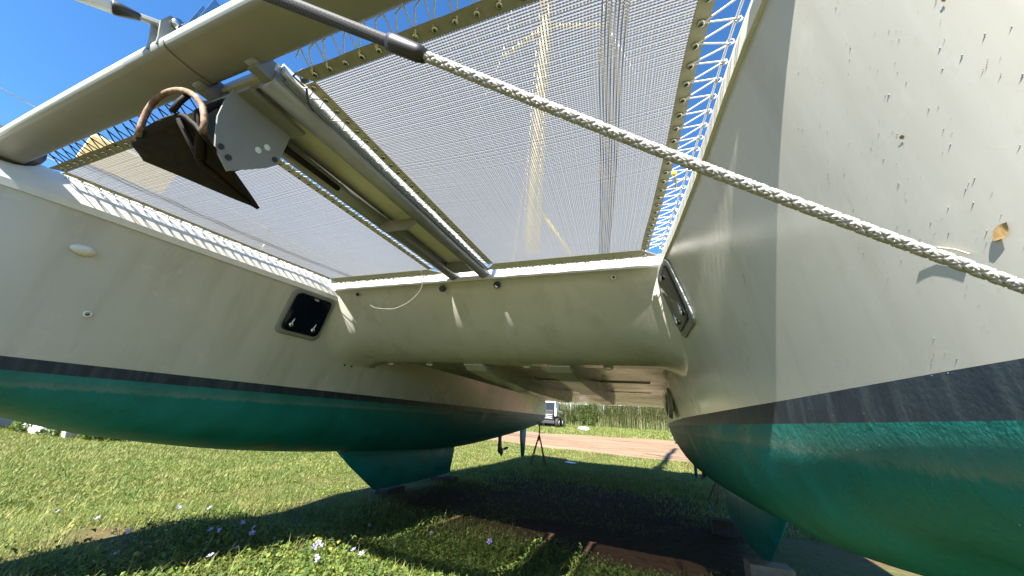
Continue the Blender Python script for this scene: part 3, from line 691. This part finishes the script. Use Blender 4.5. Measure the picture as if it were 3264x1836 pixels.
for i in range(19):
    t = i/18; a = math.pi*t; base = lp(bl+Vector((.045, .0, 0)), br+Vector((-.0, 0, .0)), (1-math.cos(a))/2)
    hp.append(base+Vector((-.02*math.sin(a), -.035*math.sin(a), .205*math.sin(a)**.8)))
k = MB(); k.tube(hp, [.0118]*19, 10); o = k.obj('roll_bar', [G['hoop']], anc); o['label'] = 'curved rusty roll bar'
k = MB(); sh = [Vector((-.13, -2.16, 2.43)), Vector((-.09, -2.24, 2.60)), Vector((-.07, -2.20, 2.69)), Vector((-.07, -1.95, 2.70)), Vector((-.07, -1.55, 2.70))]
k.tube(sh, [.022, .020, .018, .018, .016], 6); k.obj('shank', [G['rust']], anc)
k = MB(); k.tube([(-.09, -2.29, 2.66), (-.12, -2.30, 2.60), (-.14, -2.30, 2.555)], .012, 8); k.obj('shackle', [G['rust']], anc)

# ------------------------------------------------------------------ braided bridle line in front of everything
rope = tag(empty('mooring_rope', (1.6, -2.35, 1.9)), 'thick white braided rope with a black sleeve crossing the picture', 'rope')
A = Vector((2.008, -2.250, 1.680)); Bp = Vector((1.3121, -2.5362, 1.9792)); dr = (A-Bp)
def rope_pt(t):                                                     # 0 at the sleeve, 1 at the frame's right edge
    p = Bp+dr*t; p = p+Vector((0, 0, -.008*math.sin(math.pi*min(max(t, 0), 1))))
    if t > 1.04: q = t-1.04; p = p+Vector((-1.0*q, -1.3*q, -1.0*q*q))
    return p
Ln = dr.length; ax = dr.normalized(); n1 = ax.orthogonal().normalized(); n2 = ax.cross(n1)
braid = MB(); tmax = 1.45; steps = 560; turns = tmax*Ln/.066
for q in range(12):
    hand = 1 if q % 2 == 0 else -1; ph = 2*math.pi*(q//2)/6; path = []
    for i in range(steps+1):
        t = tmax*i/steps-.02; a = ph+hand*2*math.pi*turns*i/steps
        wob = math.cos(6*a*1.0+(0 if hand > 0 else math.pi)) if False else math.sin(3*(hand*(2*math.pi*turns*i/steps)*2+ph)+(0 if hand > 0 else math.pi))
        rr = .0045+.0009*wob; path.append(rope_pt(t)+rr*(math.cos(a)*n1+math.sin(a)*n2))
    braid.tube(path, .0026, 5, caps=False)
core = braid; core.tube([rope_pt(tmax*i/60-.02) for i in range(61)], .0046, 8)
o = braid.obj('braid', [G['rope']], rope, fix=False); o['label'] = 'white plaited rope'
k = MB(); sl = [rope_pt(-t) for t in (-.02, 0, .3, .7, 1.2, 1.8, 2.3, 2.62)]
rows = []
for i, p in enumerate(sl):
    w = .0112 if i > 1 else .0095
    rows.append([p+n1*w*math.copysign(abs(math.cos(a))**.6, math.cos(a))+n2*w*.85*math.copysign(abs(math.sin(a))**.6, math.sin(a)) for a in [2*math.pi*j/16 for j in range(16)]])
k.grid(rows, closed=True, caps=True); o = k.obj('chafe_sleeve', [G['sleeve']], rope); o['label'] = 'black webbing chafe sleeve'
k = MB(); k.tube([rope_pt(t) for t in (-.045, -.035, .015, .03)], [.0115, .0128, .0122, .0092], 14); k.obj('whipping', [G['dark']], rope)

# thin line dangling under the left trampoline
c0 = [(-.42, -.20, 2.77), (-.43, -.14, 2.72), (-.47, -.10, 2.60), (-.58, -.12, 2.47), (-.74, -.16, 2.40), (-.88, -.20, 2.405), (-.94, -.22, 2.43)]
fx = [smooth_interp(range(7), [p[i] for p in c0]) for i in range(3)]
k = MB(); k.tube([(fx[0](t), fx[1](t), fx[2](t)) for t in np.linspace(0, 6, 40)], .006, 6)
o = k.obj('loose_line', [G['cord']]); tag(o, 'thin white line dangling in a curve below the left trampoline', 'line')
k = MB(); k.tube([(.26, -2.12, 2.86), (.25, -2.14, 2.80), (.262, -2.08, 2.79), (.255, -2.05, 2.74), (.262, -2.02, 2.72)], .005, 6); k.ball((.262, -2.10, 2.82), .018)
tag(k.obj('knotted_line', [G['darkcord']]), 'dark knotted line at the front corner of the right trampoline', 'line')
k = MB(); k.ball((1.79, -1.05, 2.80), .016, mi=0); k.tube([(1.79, -1.05, 2.80), (1.80, -1.02, 2.77), (1.795, -1.0, 2.74)], .005, 6); tag(k.obj('knot', [G['yellow']]), 'small yellow knot on the right hull lacing', 'knot')
k = MB(); k.tube([(-1.83, -1.25, 2.80), (-1.81, -1.17, 2.79), (-1.80, -1.10, 2.795)], [.012, .008, .012], 8); tag(k.obj('cleat', [G['brass']]), 'small brass cleat on the left gunwale', 'cleat')
# cream board lashed to the left lifelines
k = MB(); k.box((0, 0, 0), (.07, .55, .26)); o = k.obj('lifeline_board', [G['cream']], bevel=.01); o.location = (-2.62, -1.66, 3.35); o.rotation_euler = (0, R(50), R(-8))
tag(o, 'cream board above the left hull, seen through the trampoline', 'board')
for i, (x, y) in enumerate(((-2.72, -1.75), (-2.75, -.3))):
    k = MB(); k.tube([(x, y, 2.80), (x, y, 3.50)], .014, 8); o = k.obj('stanchion', [G['steel']], boat)
k = MB(); k.tube([(-2.70, -2.6, 3.48), (-2.72, -1.75, 3.48), (-2.75, -.3, 3.48), (-2.9, 3, 3.5)], .005, 6); k.tube([(-2.70, -2.6, 3.15), (-2.72, -1.75, 3.15), (-2.75, -.3, 3.15), (-2.9, 3, 3.15)], .005, 6); k.obj('lifeline', [G['steel']], boat)

# ------------------------------------------------------------------ keel blocks and jack stands
def block(c, size, rz, label, mat='wood'):
    k = MB(); k.box((0, 0, size[2]/2), size); o = k.obj('keel_block', [G[mat]], bevel=.008); o.location = c; o.rotation_euler = (0, 0, rz); return tag(o, label, 'timber block')
def gzf(x, y): return float(gz(x, y))
block((2.68, 2.52, gzf(2.68, 2.52)-.02), (.42, .22, .215-gzf(2.68, 2.52)), .1, 'pale timber block under the front of the right keel')
block((2.68, 4.5, gzf(2.68, 4.5)-.02), (.6, .25, .215-gzf(2.68, 4.5)), 0, 'timber block under the rear of the right keel', 'redwood')
block((-2.72, 2.95, gzf(-2.72, 2.95)-.02), (.26, .5, .215-gzf(-2.72, 2.95)), .05, 'dark timber block under the front of the left keel', 'redwood')
block((-2.66, 4.65, gzf(-2.66, 4.65)-.02), (.5, .32, .215-gzf(-2.66, 4.65)), 0, 'dark timber block under the rear of the left keel', 'redwood')
def jack(c, h, rz, label):
    root = tag(empty('jack_stand', c), label, 'jack stand', 'jack stands under the hulls'); z0 = c[2]
    apex = Vector((c[0], c[1], z0+h*.72))
    for i in range(4):
        a = rz+math.pi/4+math.pi/2*i; k = MB(); f = Vector((c[0]+.36*math.cos(a), c[1]+.36*math.sin(a), z0)); k.tube([f, apex], .018, 8)
        k.box((f.x, f.y, f.z+.006), (.07, .07, .012)); k.obj('leg', [G['redsteel']], root)
    k = MB(); k.tube([apex-Vector((0, 0, .22)), Vector((c[0], c[1], z0+h-.04))], .02, 10); k.obj('screw_post', [G['black']], root)
    k = MB(); k.box((c[0], c[1], z0+h-.02), (.16, .16, .03)); k.obj('pad', [G['wood']], root)
    k = MB(); k.tube([(c[0], c[1]-.02, apex.z+.05), (c[0]+.16, c[1]-.02, apex.z+.05)], .009, 6); k.obj('handle', [G['black']], root)
    return root
jack((-2.12, 9.9, gzf(-2.12, 9.9)), 1.36, .4, 'rusty red jack stand beside the teal rudder')
jack((3.0, 7.4, gzf(3.0, 7.4)), .95, .2, 'jack stand half hidden behind the right hull')

# ------------------------------------------------------------------ skid steer far behind
sx_, sy_ = -6.6, 28.5; sz = gzf(sx_, sy_)
sk = tag(empty('skid_steer', (sx_, sy_, sz)), 'small white skid steer loader parked on the dirt, seen from behind', 'loader')
def skp(name, mat, parts, parent=None, bevel=.02):
    k = MB()
    for c, s_ in parts: k.box((sx_+c[0], sy_+c[1], sz+c[2]), s_)
    return k.obj(name, [G[mat]], parent or sk, bevel=bevel)
skp('body', 'black', [((0, 0, .62), (1.05, 2.0, .62)), ((0, -.80, .98), (.98, .6, .75))])
for z in (.72, .86, 1.0): skp('grille_slat', 'grey', [((0, -1.11, z), (.8, .03, .05))])
skp('bumper', 'black', [((0, -1.12, .42), (1.25, .14, .22))])
cabk = skp('cab', 'white', [((-.47, .1, 1.6), (.07, 1.1, .9)), ((.47, .1, 1.6), (.07, 1.1, .9)), ((0, .1, 2.03), (1.05, 1.2, .10)), ((0, -.45, 1.14), (.9, .06, .1))])
skp('window', 'pane', [((0, -.44, 1.62), (.86, .02, .78))], cabk, 0)
for s in (-1, 1):
    skp('lift_arm', 'white', [((s*.66, .1, 1.25), (.14, 2.2, .2)), ((s*.66, -.9, 1.2), (.14, .3, .6))])
    skp('tail_light', 'redsteel', [((s*.47, -1.12, 1.05), (.09, .03, .12))])
    for y in (-.62, .62):
        k = MB(); k.tube([(sx_+s*.60, sy_+y, sz+.40), (sx_+s*.64, sy_+y, sz+.40), (sx_+s*.84, sy_+y, sz+.40), (sx_+s*.88, sy_+y, sz+.40)], [.36, .40, .40, .36], 20); w = k.obj('wheel', [G['tyre']], sk)
        k = MB(); k.tube([(sx_+s*.87, sy_+y, sz+.40), (sx_+s*.90, sy_+y, sz+.40)], .2, 16); k.obj('rim', [G['cream']], w)
skp('bucket', 'grey', [((0, 1.5, .4), (1.7, .6, .6))])

# ------------------------------------------------------------------ fence, reeds and vine behind
fen = tag(empty('fence', (0, 34, gzf(0, 34))), 'chain link fence with pale top rail along the overgrown edge', 'fence')
def fy(x): return 34.0+.02*x
pr_ = None
for i in range(13):
    x = -22+i*3.2; z = gzf(x, fy(x)); k = MB(); k.tube([(x, fy(x), z-.1), (x, fy(x), z+2.15)], .035, 8); k.ball((x, fy(x), z+2.17), .045); k.obj('post', [G['wire']], fen)
    if pr_:
        k = MB(); k.tube([pr_, (x, fy(x), z+2.05)], .028, 8); k.obj('top_rail', [G['wire']], fen)
    pr_ = (x, fy(x), z+2.05)
V, F = [], []
x0, x1 = -22, 16
for d in (-1, 1):
    for i in range(300):
        x = x0+(x1-x0)*i/300+random.random()*.02; xe = x+d*2.0; a = (x, fy(x)+.02*d, gzf(x, 34)+.02); b_ = (xe, fy(xe)+.02*d, gzf(xe, 34)+2.02); b0 = len(V); w = .004
        V += [(a[0]-w, a[1], a[2]), (a[0]+w, a[1], a[2]), (b_[0]+w, b_[1], b_[2]), (b_[0]-w, b_[1], b_[2])]; F.append((b0, b0+1, b0+2, b0+3))
o = soup('wire_mesh', np.array(V), np.array(F), G['wire']); o.parent = fen; o.location = -Vector(fen.location)
def blades(N, px, py, h, w, bend, z0=None, seg=2, lean=1.0):
    """N grass blades as tapered strips: returns V,F (quads + degenerate tip)"""
    px = np.asarray(px); py = np.asarray(py); h = np.broadcast_to(h, N); w = np.broadcast_to(w, N)
    az = RNG.uniform(0, 2*np.pi, N); ln = RNG.uniform(.2, 1, N)*bend*lean; z0 = gz(px, py) if z0 is None else z0
    sxv, syv = -np.sin(az), np.cos(az); V = np.empty((N, 2*seg+1, 3)); 
    for i in range(seg):
        t = i/seg; hh = h*t*(1-.25*ln*t); off = h*ln*t*t; wi = w*(1-t*.55)
        cx_, cy_, cz_ = px+np.cos(az)*off, py+np.sin(az)*off, z0+hh
        V[:, 2*i] = np.stack([cx_-sxv*wi, cy_-syv*wi, cz_], 1); V[:, 2*i+1] = np.stack([cx_+sxv*wi, cy_+syv*wi, cz_], 1)
    off = h*ln; V[:, 2*seg] = np.stack([px+np.cos(az)*off, py+np.sin(az)*off, z0+h*(1-.3*ln)], 1)
    b0 = np.arange(N)[:, None]*(2*seg+1); F = []
    for i in range(seg-1): F += [b0+np.array([[2*i, 2*i+1, 2*i+3]]), b0+np.array([[2*i, 2*i+3, 2*i+2]])]
    i = seg-1; F.append(b0+np.array([[2*i, 2*i+1, 2*i+2]]))
    return V.reshape(-1, 3), np.concatenate(F, 0)
N = 34000; px = RNG.uniform(-24, 16, N); py = fy(px)+RNG.uniform(-.5, 4.5, N)**1.0
hh = RNG.uniform(1.6, 4.2, N)*np.where(px < -3.2, .75, 1.0); V, F = blades(N, px, py, hh, RNG.uniform(.012, .03, N), .9, seg=4)
tag(soup('reeds', V, F, G['reed']), 'tall pale green reeds growing through the fence', 'reeds')
def leafcloud(name, cs, n, size, mat):
    """leaf quads bent along the middle spread through ellipsoids cs: (cx,cy,cz,rx,ry,rz)"""
    cs = np.array(cs, float); wgt = cs[:, 3]*cs[:, 4]*cs[:, 5]; wgt = wgt**.7; idx = RNG.choice(len(cs), n, p=wgt/wgt.sum())
    d = RNG.normal(size=(n, 3)); d /= np.linalg.norm(d, axis=1)[:, None]; rr = RNG.uniform(.55, 1.05, n)[:, None]
    c = cs[idx, :3]+d*rr*cs[idx, 3:]
    nrm = d+RNG.normal(scale=.6, size=(n, 3)); nrm /= np.linalg.norm(nrm, axis=1)[:, None]
    a = np.cross(nrm, RNG.normal(size=(n, 3))); a /= np.linalg.norm(a, axis=1)[:, None]; b_ = np.cross(nrm, a)
    s_ = (size*RNG.uniform(.6, 1.3, n))[:, None]
    V = np.stack([c-a*s_, c-b_*s_*.45+nrm*s_*.15, c+a*s_, c+b_*s_*.45+nrm*s_*.15], 1).reshape(-1, 3)
    b0 = np.arange(n)[:, None]*4; F = np.concatenate([b0+np.array([[0, 1, 2]]), b0+np.array([[0, 2, 3]])], 0)
    return V, F
cs = []
for i in range(60):
    x = random.uniform(-16, -3.6); cs.append((x, fy(x)-.1+random.uniform(-.3, .5), gzf(x, 34)+random.uniform(.2, 2.1), random.uniform(.4, .8), .35, random.uniform(.35, .6)))
V, F = leafcloud('vine', cs, 16000, .085, None); tag(soup('vine_thicket', V, F, G['vine']), 'dark green vine thicket covering the fence behind the loader', 'vines')

# ------------------------------------------------------------------ things lying around
def lump(name, c, r, sc, mat, label, cat, seed, group=None):
    rg = random.Random(seed); k = MB(); rows = []; nu, nv = 12, 8
    dirs = [(Vector((rg.gauss(0, 1), rg.gauss(0, 1), rg.gauss(0, 1))).normalized(), rg.uniform(.55, .85)) for _ in range(9)]
    for i in range(nv+1):
        th = math.pi*i/nv; row = []
        for j in range(nu):
            d = Vector((math.sin(th)*math.cos(2*math.pi*j/nu), math.sin(th)*math.sin(2*math.pi*j/nu), math.cos(th))); q = 1.0
            for e, m_ in dirs:
                t = d.dot(e)
                if t > m_: q = min(q, m_/t)
            row.append((c[0]+d.x*r*q*sc[0], c[1]+d.y*r*q*sc[1], c[2]+d.z*r*q*sc[2]))
        rows.append(row)
    k.grid(rows, closed=True, smooth=False); return tag(k.obj(name, [G[mat]]), label, cat, group)
lump('plastic_bag', (-3.6, 27.6, gzf(-3.6, 27.6)+.12), .3, (1.6, .7, .55), 'bag', 'white plastic bag lying at the foot of the vines', 'bag', 3)
lump('plastic_scrap', (3.0, 26.0, gzf(3, 26)+.04), .2, (1.3, .6, .3), 'bag', 'small white scrap on the far grass verge', 'scrap', 5)
lump('paper_scrap', (-1.35, 11.6, gzf(-1.35, 11.6)+.05), .2, (1.2, .9, .15), 'bag', 'pale scrap in the shade behind the boat', 'scrap', 8)
lump('rubble', (-14.5, 3.25, gzf(-14.5, 3.25)+.15), .5, (1.1, .8, .8), 'rock', 'largest pale rubble lump at the left lawn edge', 'rubble', 11, 'rubble at the lawn edge')
lump('rubble', (-15.6, 2.9, gzf(-15.6, 2.9)+.2), .6, (1.2, .8, .8), 'rock', 'grey rubble heap furthest left at the lawn edge', 'rubble', 12, 'rubble at the lawn edge')
lump('rubble', (-12.9, 4.0, gzf(-12.9, 4.0)+.1), .35, (1.3, .8, .7), 'rock', 'low rubble lump beside the small bush', 'rubble', 13, 'rubble at the lawn edge')
k = MB(); y0 = 4.05; x0 = -12.7; z0 = gzf(x0, y0)+.14; ring = [2*math.pi*i/16 for i in range(16)]
dd = Vector((1, .25, 0)).normalized(); nn = Vector((-dd.y, dd.x, 0))
k.grid([[Vector((x0, y0, z0))+dd*t+r_*(math.cos(a)*nn+math.sin(a)*Vector((0, 0, 1))) for a in ring] for t, r_ in ((0, .13), (1.5, .13), (1.5, .15), (1.62, .15), (1.62, .11), (.1, .11))], closed=True)
tag(k.obj('pipe', [G['pvc']], fix=False), 'white pipe lying on the lawn beyond the left hull', 'pipe')
V, F = leafcloud('b', [(-13.6, 3.5, gzf(-13.6, 3.5)+.2, .55, .5, .35), (-13.1, 3.7, gzf(-13.1, 3.7)+.15, .45, .4, .25), (-14.9, 3.0, gzf(-14.9, 3.0)+.12, .5, .4, .22), (-15.9, 2.7, gzf(-15.9, 2.7)+.15, .5, .4, .25)], 1500, .07, None)
bo = empty('low_bush', (-13.6, 3.5, gzf(-13.6, 3.5))); tag(bo, 'low dark bush among the rubble', 'bush'); o = soup('foliage', V, F, G['bush'], None); o.parent = bo; o.location = -Vector(bo.location)
k = MB()
for i in range(5): k.tube([(-13.6, 3.5, gzf(-13.6, 3.5)), (-14.0+.2*i, 3.4+.05*i, gzf(-13.6, 3.5)+.4)], [.018, .006], 6)
k.obj('stem', [G['wood']], bo)
k = MB(); k.box((-17.6, 3.0, gzf(-17.6, 3)+.35), (.9, 1.8, .5)); k.box((-17.6, 3.0, gzf(-17.6, 3)+.63), (1.0, 1.9, .06)); o = k.obj('trailer_box', [G['grey']], bevel=.02); tag(o, 'grey metal box at the far left edge', 'box')
# a wheel standing behind the right hull
wr = tag(empty('spare_wheel', (3.1, 22.0, gzf(3.1, 22.0))), 'black wheel standing on the verge just behind the right hull', 'wheel')
k = MB(); c = Vector((3.1, 22.0, gzf(3.1, 22)+.42)); k.grid([[c+Vector((rr*math.cos(a), yy, rr*math.sin(a))) for a in [2*math.pi*i/24 for i in range(24)]] for rr, yy in ((.24, -.12), (.36, -.15), (.42, -.10), (.42, .10), (.36, .15), (.24, .12))], closed=True); k.obj('tyre', [G['tyre']], wr)
k = MB(); k.tube([c+Vector((0, -.08, 0)), c+Vector((0, .08, 0))], .245, 20); k.obj('rim', [G['black']], wr)

# ------------------------------------------------------------------ grass, weeds, flowers
def bare(px, py):
    """1 where the soil shows"""
    n = np.sin(px*2.1+1.3*np.sin(py*1.7))*np.sin(py*2.4+.9*np.sin(px*1.9)); b = np.zeros_like(px)
    def blob(cx, cy, rx, ry, a): return a*np.exp(-(((px-cx)/rx)**2+((py-cy)/ry)**2)**2)
    b += blob(1.25, 2.75, 1.1, .75, 1.1)+blob(-3.0, -.55, .85, .24, .9)+blob(-3.4, 1.9, .5, .3, .7)+blob(.1, 2.9, .5, .5, .7)+blob(-2.6, 3.2, 1.2, .9, .9)+blob(2.7, 3.4, .9, 1.4, .8)+blob(-2.75, 1.2, .4, .2, .9)
    return b+.25*np.clip(n-.45, 0, 1)+.93*np.exp(-(((px-.2)/2.6)**4+((py-5.0)/2.7)**4))
def on_track(px, py):
    y0 = 15.6-.10*(px+3)+.25*np.sin(px*.7); y1 = 23.5+.05*px+.4*np.sin(px*.5+1); return (py > y0+.2) & (py < y1-.2)
VV, FF, nb = [], [], 0
def addgrass(N, xr, yr, h, w, bend, keep=None):
    global nb
    px = RNG.uniform(*xr, N); py = RNG.uniform(*yr, N); m = (RNG.uniform(0, 1, N) > bare(px, py)) & ~on_track(px, py)
    m &= ~((np.abs(np.abs(px)-2.69) < .12) & (py > 2.4) & (py < 5))
    if keep is not None: m &= keep(px, py)
    px, py = px[m], py[m]; n = len(px); V, F = blades(n, px, py, RNG.uniform(*h, n), RNG.uniform(*w, n), bend)
    VV.append(V); FF.append(F+nb); nb += len(V)
addgrass(230000, (-9, 3.2), (-1.4, 5.5), (.02, .065), (.0018, .0034), 1.6)
addgrass(9000, (-4.5, 1.5), (-1.4, 2.4), (.09, .20), (.002, .0035), 1.3)
addgrass(90000, (-18, -5), (-1.5, 7), (.04, .11), (.004, .008), 1.1)
addgrass(120000, (-9, 7), (5, 15.5), (.04, .09), (.004, .009), 1.1)
addgrass(60000, (-18, -8), (5, 14), (.05, .12), (.006, .011), 1.0)
addgrass(60000, (-14, 10), (22, 34.5), (.06, .22), (.008, .018), .8)
addgrass(14000, (-14, 10), (14, 24), (.04, .09), (.008, .014), 1.0)
tag(soup('grass', np.concatenate(VV), np.concatenate(FF), G['grass']), 'short sunlit lawn grass around the boat', 'grass')
# broad-leaved creeping weeds in front
def weedmask(px, py):
    d = 1/(1+np.exp(-(px+2.75+.5*py*(py < 0)-.25*np.sin(py*2))/.2))*1/(1+np.exp((py-2.3-.35*px*(px < 0)-.3*np.sin(px*3))/.2)); return d
N = 90000; px = RNG.uniform(-4.6, 2.6, N); py = RNG.uniform(-1.8, 3.6, N)
m = (RNG.uniform(0, 1, N) < np.maximum(weedmask(px, py), .06+.35*np.exp(-((px-1.2)/1.2)**2-((py-3.2)/.5)**2)))&(RNG.uniform(0, 1, N) > .8*bare(px, py))
px, py = px[m], py[m]; n = len(px)
L_ = RNG.uniform(.013, .036, n); hz = RNG.uniform(.0, 1, n)**1.5*.13*(.6+.4*np.sin(px*3)*np.sin(py*3.3))+.015; az = RNG.uniform(0, 2*np.pi, n); tl = RNG.normal(.15, .45, n); cr = RNG.uniform(.1, .35, n)
d = np.stack([np.cos(az)*np.cos(tl), np.sin(az)*np.cos(tl), np.sin(tl)], 1); sd_ = np.stack([-np.sin(az), np.cos(az), RNG.normal(0, .25, n)], 1); un = np.cross(d, sd_)
base = np.stack([px, py, gz(px, py)+hz], 1); Lc = L_[:, None]
pts = [base, base+d*Lc*.7-sd_*Lc*.48+un*Lc*cr[:, None], base+d*Lc*.75, base+d*Lc*.7+sd_*Lc*.48+un*Lc*cr[:, None], base+d*Lc*1.5-un*Lc*.25, base+d*Lc*1.9-un*Lc*.5]
V = np.stack(pts, 1).reshape(-1, 3); b0 = np.arange(n)[:, None]*6
F = np.concatenate([b0+np.array([[0, 1, 2]])[:, ::-1], b0+np.array([[0, 2, 3]])[:, ::-1], b0+np.array([[1, 4, 2]])[:, ::-1], b0+np.array([[2, 4, 3]])[:, ::-1]], 0)
# scattered clumps of the same weed on the lawn
cc = np.stack([RNG.uniform(-10, -3.2, 170), RNG.uniform(-1.2, 6, 170)], 1); nc = 45
px = (cc[:, 0:1]+RNG.normal(0, .09, (170, nc))).ravel(); py = (cc[:, 1:2]+RNG.normal(0, .09, (170, nc))).ravel(); n = len(px); az = RNG.uniform(0, 2*np.pi, n); tl = RNG.normal(.5, .35, n); Lc = RNG.uniform(.014, .034, n)[:, None]
d = np.stack([np.cos(az)*np.cos(tl), np.sin(az)*np.cos(tl), np.sin(tl)], 1); sd_ = np.stack([-np.sin(az), np.cos(az), RNG.normal(0, .2, n)], 1); un = np.cross(d, sd_); base = np.stack([px, py, gz(px, py)+RNG.uniform(.01, .06, n)], 1)
V2 = np.stack([base, base+d*Lc*.7-sd_*Lc*.4+un*Lc*.2, base+d*Lc*.75, base+d*Lc*.7+sd_*Lc*.4+un*Lc*.2, base+d*Lc*1.5-un*Lc*.25, base+d*Lc*1.9-un*Lc*.5], 1).reshape(-1, 3); b0 = np.arange(n)[:, None]*6+len(V)
F = np.concatenate([F]+[b0+np.array([t])[:, ::-1] for t in ([0, 1, 2], [0, 2, 3], [1, 4, 2], [2, 4, 3])], 0); V = np.concatenate([V, V2], 0)
tag(soup('creeping_weeds', V, F, G['weed']), 'broad leaved creeping weeds in the foreground', 'weeds')
# flowers: five-petalled lilac trumpets
def flower_mesh():
    k = MB(); nP = 5
    for i in range(nP):
        a = 2*math.pi*i/nP; c, s_ = math.cos(a), math.sin(a); pa = (c, s_, 0)
        def q(r, w, z): return (r*c-w*s_, r*s_+w*c, z)
        k.add([q(.003, 0, 0), q(.012, -.007, .008), q(.021, -.006, .011), q(.024, 0, .010), q(.021, .006, .011), q(.012, .007, .008)], [(0, 1, 2, 3, 4, 5)])
    k.tube([(0, 0, -.09), (.004, 0, -.04), (0, 0, 0)], [.0016, .0016, .003], 5, mi=1); return k.mesh('flower', [G['petal'], G['weed']])
FM = flower_mesh()
FL = [(-4.30, 1.07, 'far'), (-4.17, -.17, ''), (-3.69, -.09, ''), (-2.87, -.54, ''), (-2.91, .34, ''), (-3.0, .30, ''), (-1.87, .69, ''), (-1.93, .73, ''), (-1.80, .66, ''), (-1.84, .76, ''), (-1.39, .74, ''), (-1.33, .80, ''), (-1.53, .43, ''), (-1.60, .47, ''), (-3.15, .76, ''), (-3.06, .70, ''), (-2.76, .62, ''), (-2.4, .2, ''), (-2.3, -.1, ''), (-5.2, -.1, ''), (-4.1, .55, ''), (-2.55, .45, ''), (-1.7, 1.3, ''), (-1.0, 1.6, '')]
for x, y, _ in FL:
    if y < 1.2: x, y = 1.6+(x-1.6)*.845, -2.8+(y+2.8)*.845
    o = link('flower', FM, None, (x, y, gzf(x, y)+.10+random.uniform(-.02, .04)), (R(random.uniform(20, 60)), R(random.uniform(-25, 25)), random.uniform(-.8, .8)))
    sc_ = random.uniform(.85, 1.2); o.scale = (sc_,)*3; tag(o, 'lilac flower out on the bare lawn at the left' if x < -2.7 else 'lilac flower on the edge of the left hull shadow' if x < -1.75 and y > -.25 else 'lilac flower low at the bottom left, in the sunlit weeds' if x < -1.75 else 'lilac flower in the tight clump in the middle foreground' if y > .1 and x < -1.2 and x > -1.5 else 'lilac flower right of the tight clump, near the dark weeds', 'flower', 'lilac flowers in the weeds')
o = link('white_flower', FM, None, (-.24, 1.64, gzf(-.24, 1.64)+.12), (R(40), 0, 0)); o.scale = (1.5,)*3; tag(o, 'pale single flower in front of the shaded patch', 'flower')

# ------------------------------------------------------------------ debris stuck to the right hull side
def on_hull(y, z, out=0.0): return Vector((sec_point(y, z, -1)-out, y, z))
def dry_leaf(y, z, size, ang, label, curl=.10):
    k = MB(); c = on_hull(y, z, .001); rows = []
    for i in range(6):
        t = i/5-.5; wd = size*.32*math.cos(t*2.9)*(1 if t > -.4 else .5); row = []
        for j in range(4):
            u = (j/3-.5)*2*wd; yy = t*size*math.cos(ang)-u*math.sin(ang); zz_ = t*size*math.sin(ang)+u*math.cos(ang)
            row.append(c+Vector((-curl*size*(abs(t)+.25)-.0012*math.sin(5*t+3*u/size), yy, zz_)))
        rows.append(row)
    k.grid(rows); return tag(k.obj('dried_leaf', [G['dry']], fix=False), label, 'dead leaf')
dry_leaf(-2.243, 1.858, .026, .6, 'curled dry leaf stuck high on the right hull near the frame edge'); dry_leaf(-2.165, 1.79, .030, -.5, 'broken dry leaf stuck on the right hull above the stripe')
dry_leaf(-2.113, 2.012, .012, .9, 'tiny dry leaf bit on the middle of the right hull'); dry_leaf(-2.26, 2.14, .008, 1.2, 'tiny dry leaf bit at the upper right of the right hull')
dry_leaf(-1.98, 1.40, .022, -.6, 'thin dry leaf stuck on the green underbody of the right hull')
def twig(pts, label):
    k = MB(); k.tube([on_hull(y, z, .004) for y, z in pts], .0011, 5); tag(k.obj('twig', [G['twig']]), label, 'twig')
twig([(-2.04, 1.815), (-2.075, 1.812), (-2.10, 1.795), (-2.115, 1.78)], 'thin crooked twig stuck below the rope on the right hull')
twig([(-2.20, 1.75), (-2.215, 1.765), (-2.24, 1.755)], 'pale twig near the lower right of the right hull'); twig([(-2.215, 1.762), (-2.212, 1.73), (-2.205, 1.70)], 'hanging pale twig near the lower right of the right hull')
V, F = [], []
rg = random.Random(4)
for i in range(1100):
    y = rg.uniform(-2.5, -1.25); z = rg.uniform(1.2, 2.5); y = y if rg.random() < .7 else rg.uniform(-2.4, -1.9)
    if z > 1.6 and y > -1.2-(z-1.6)*1.05: continue
    if z < ZW and rg.random() < .8: continue
    c = on_hull(y, z, .001); r = rg.choice([.0004, .0005, .0006, .0006, .0008, .0008, .001, .0014])*rg.uniform(.6, 1.1); b0 = len(V); el = rg.uniform(.6, 2.4)
    V += [c+Vector((-r*.55, 0, 0))]+[c+Vector((.0015, r*math.cos(a), r*el*math.sin(a))) for a in [2*math.pi*j/6 for j in range(6)]]
    F += [(b0, b0+1+j, b0+1+(j+1) % 6) for j in range(6)]
tag(soup('mud_specks', np.array([tuple(v) for v in V]), np.array(F), G['speck']), 'mud specks and insect bits on the right hull', 'specks')
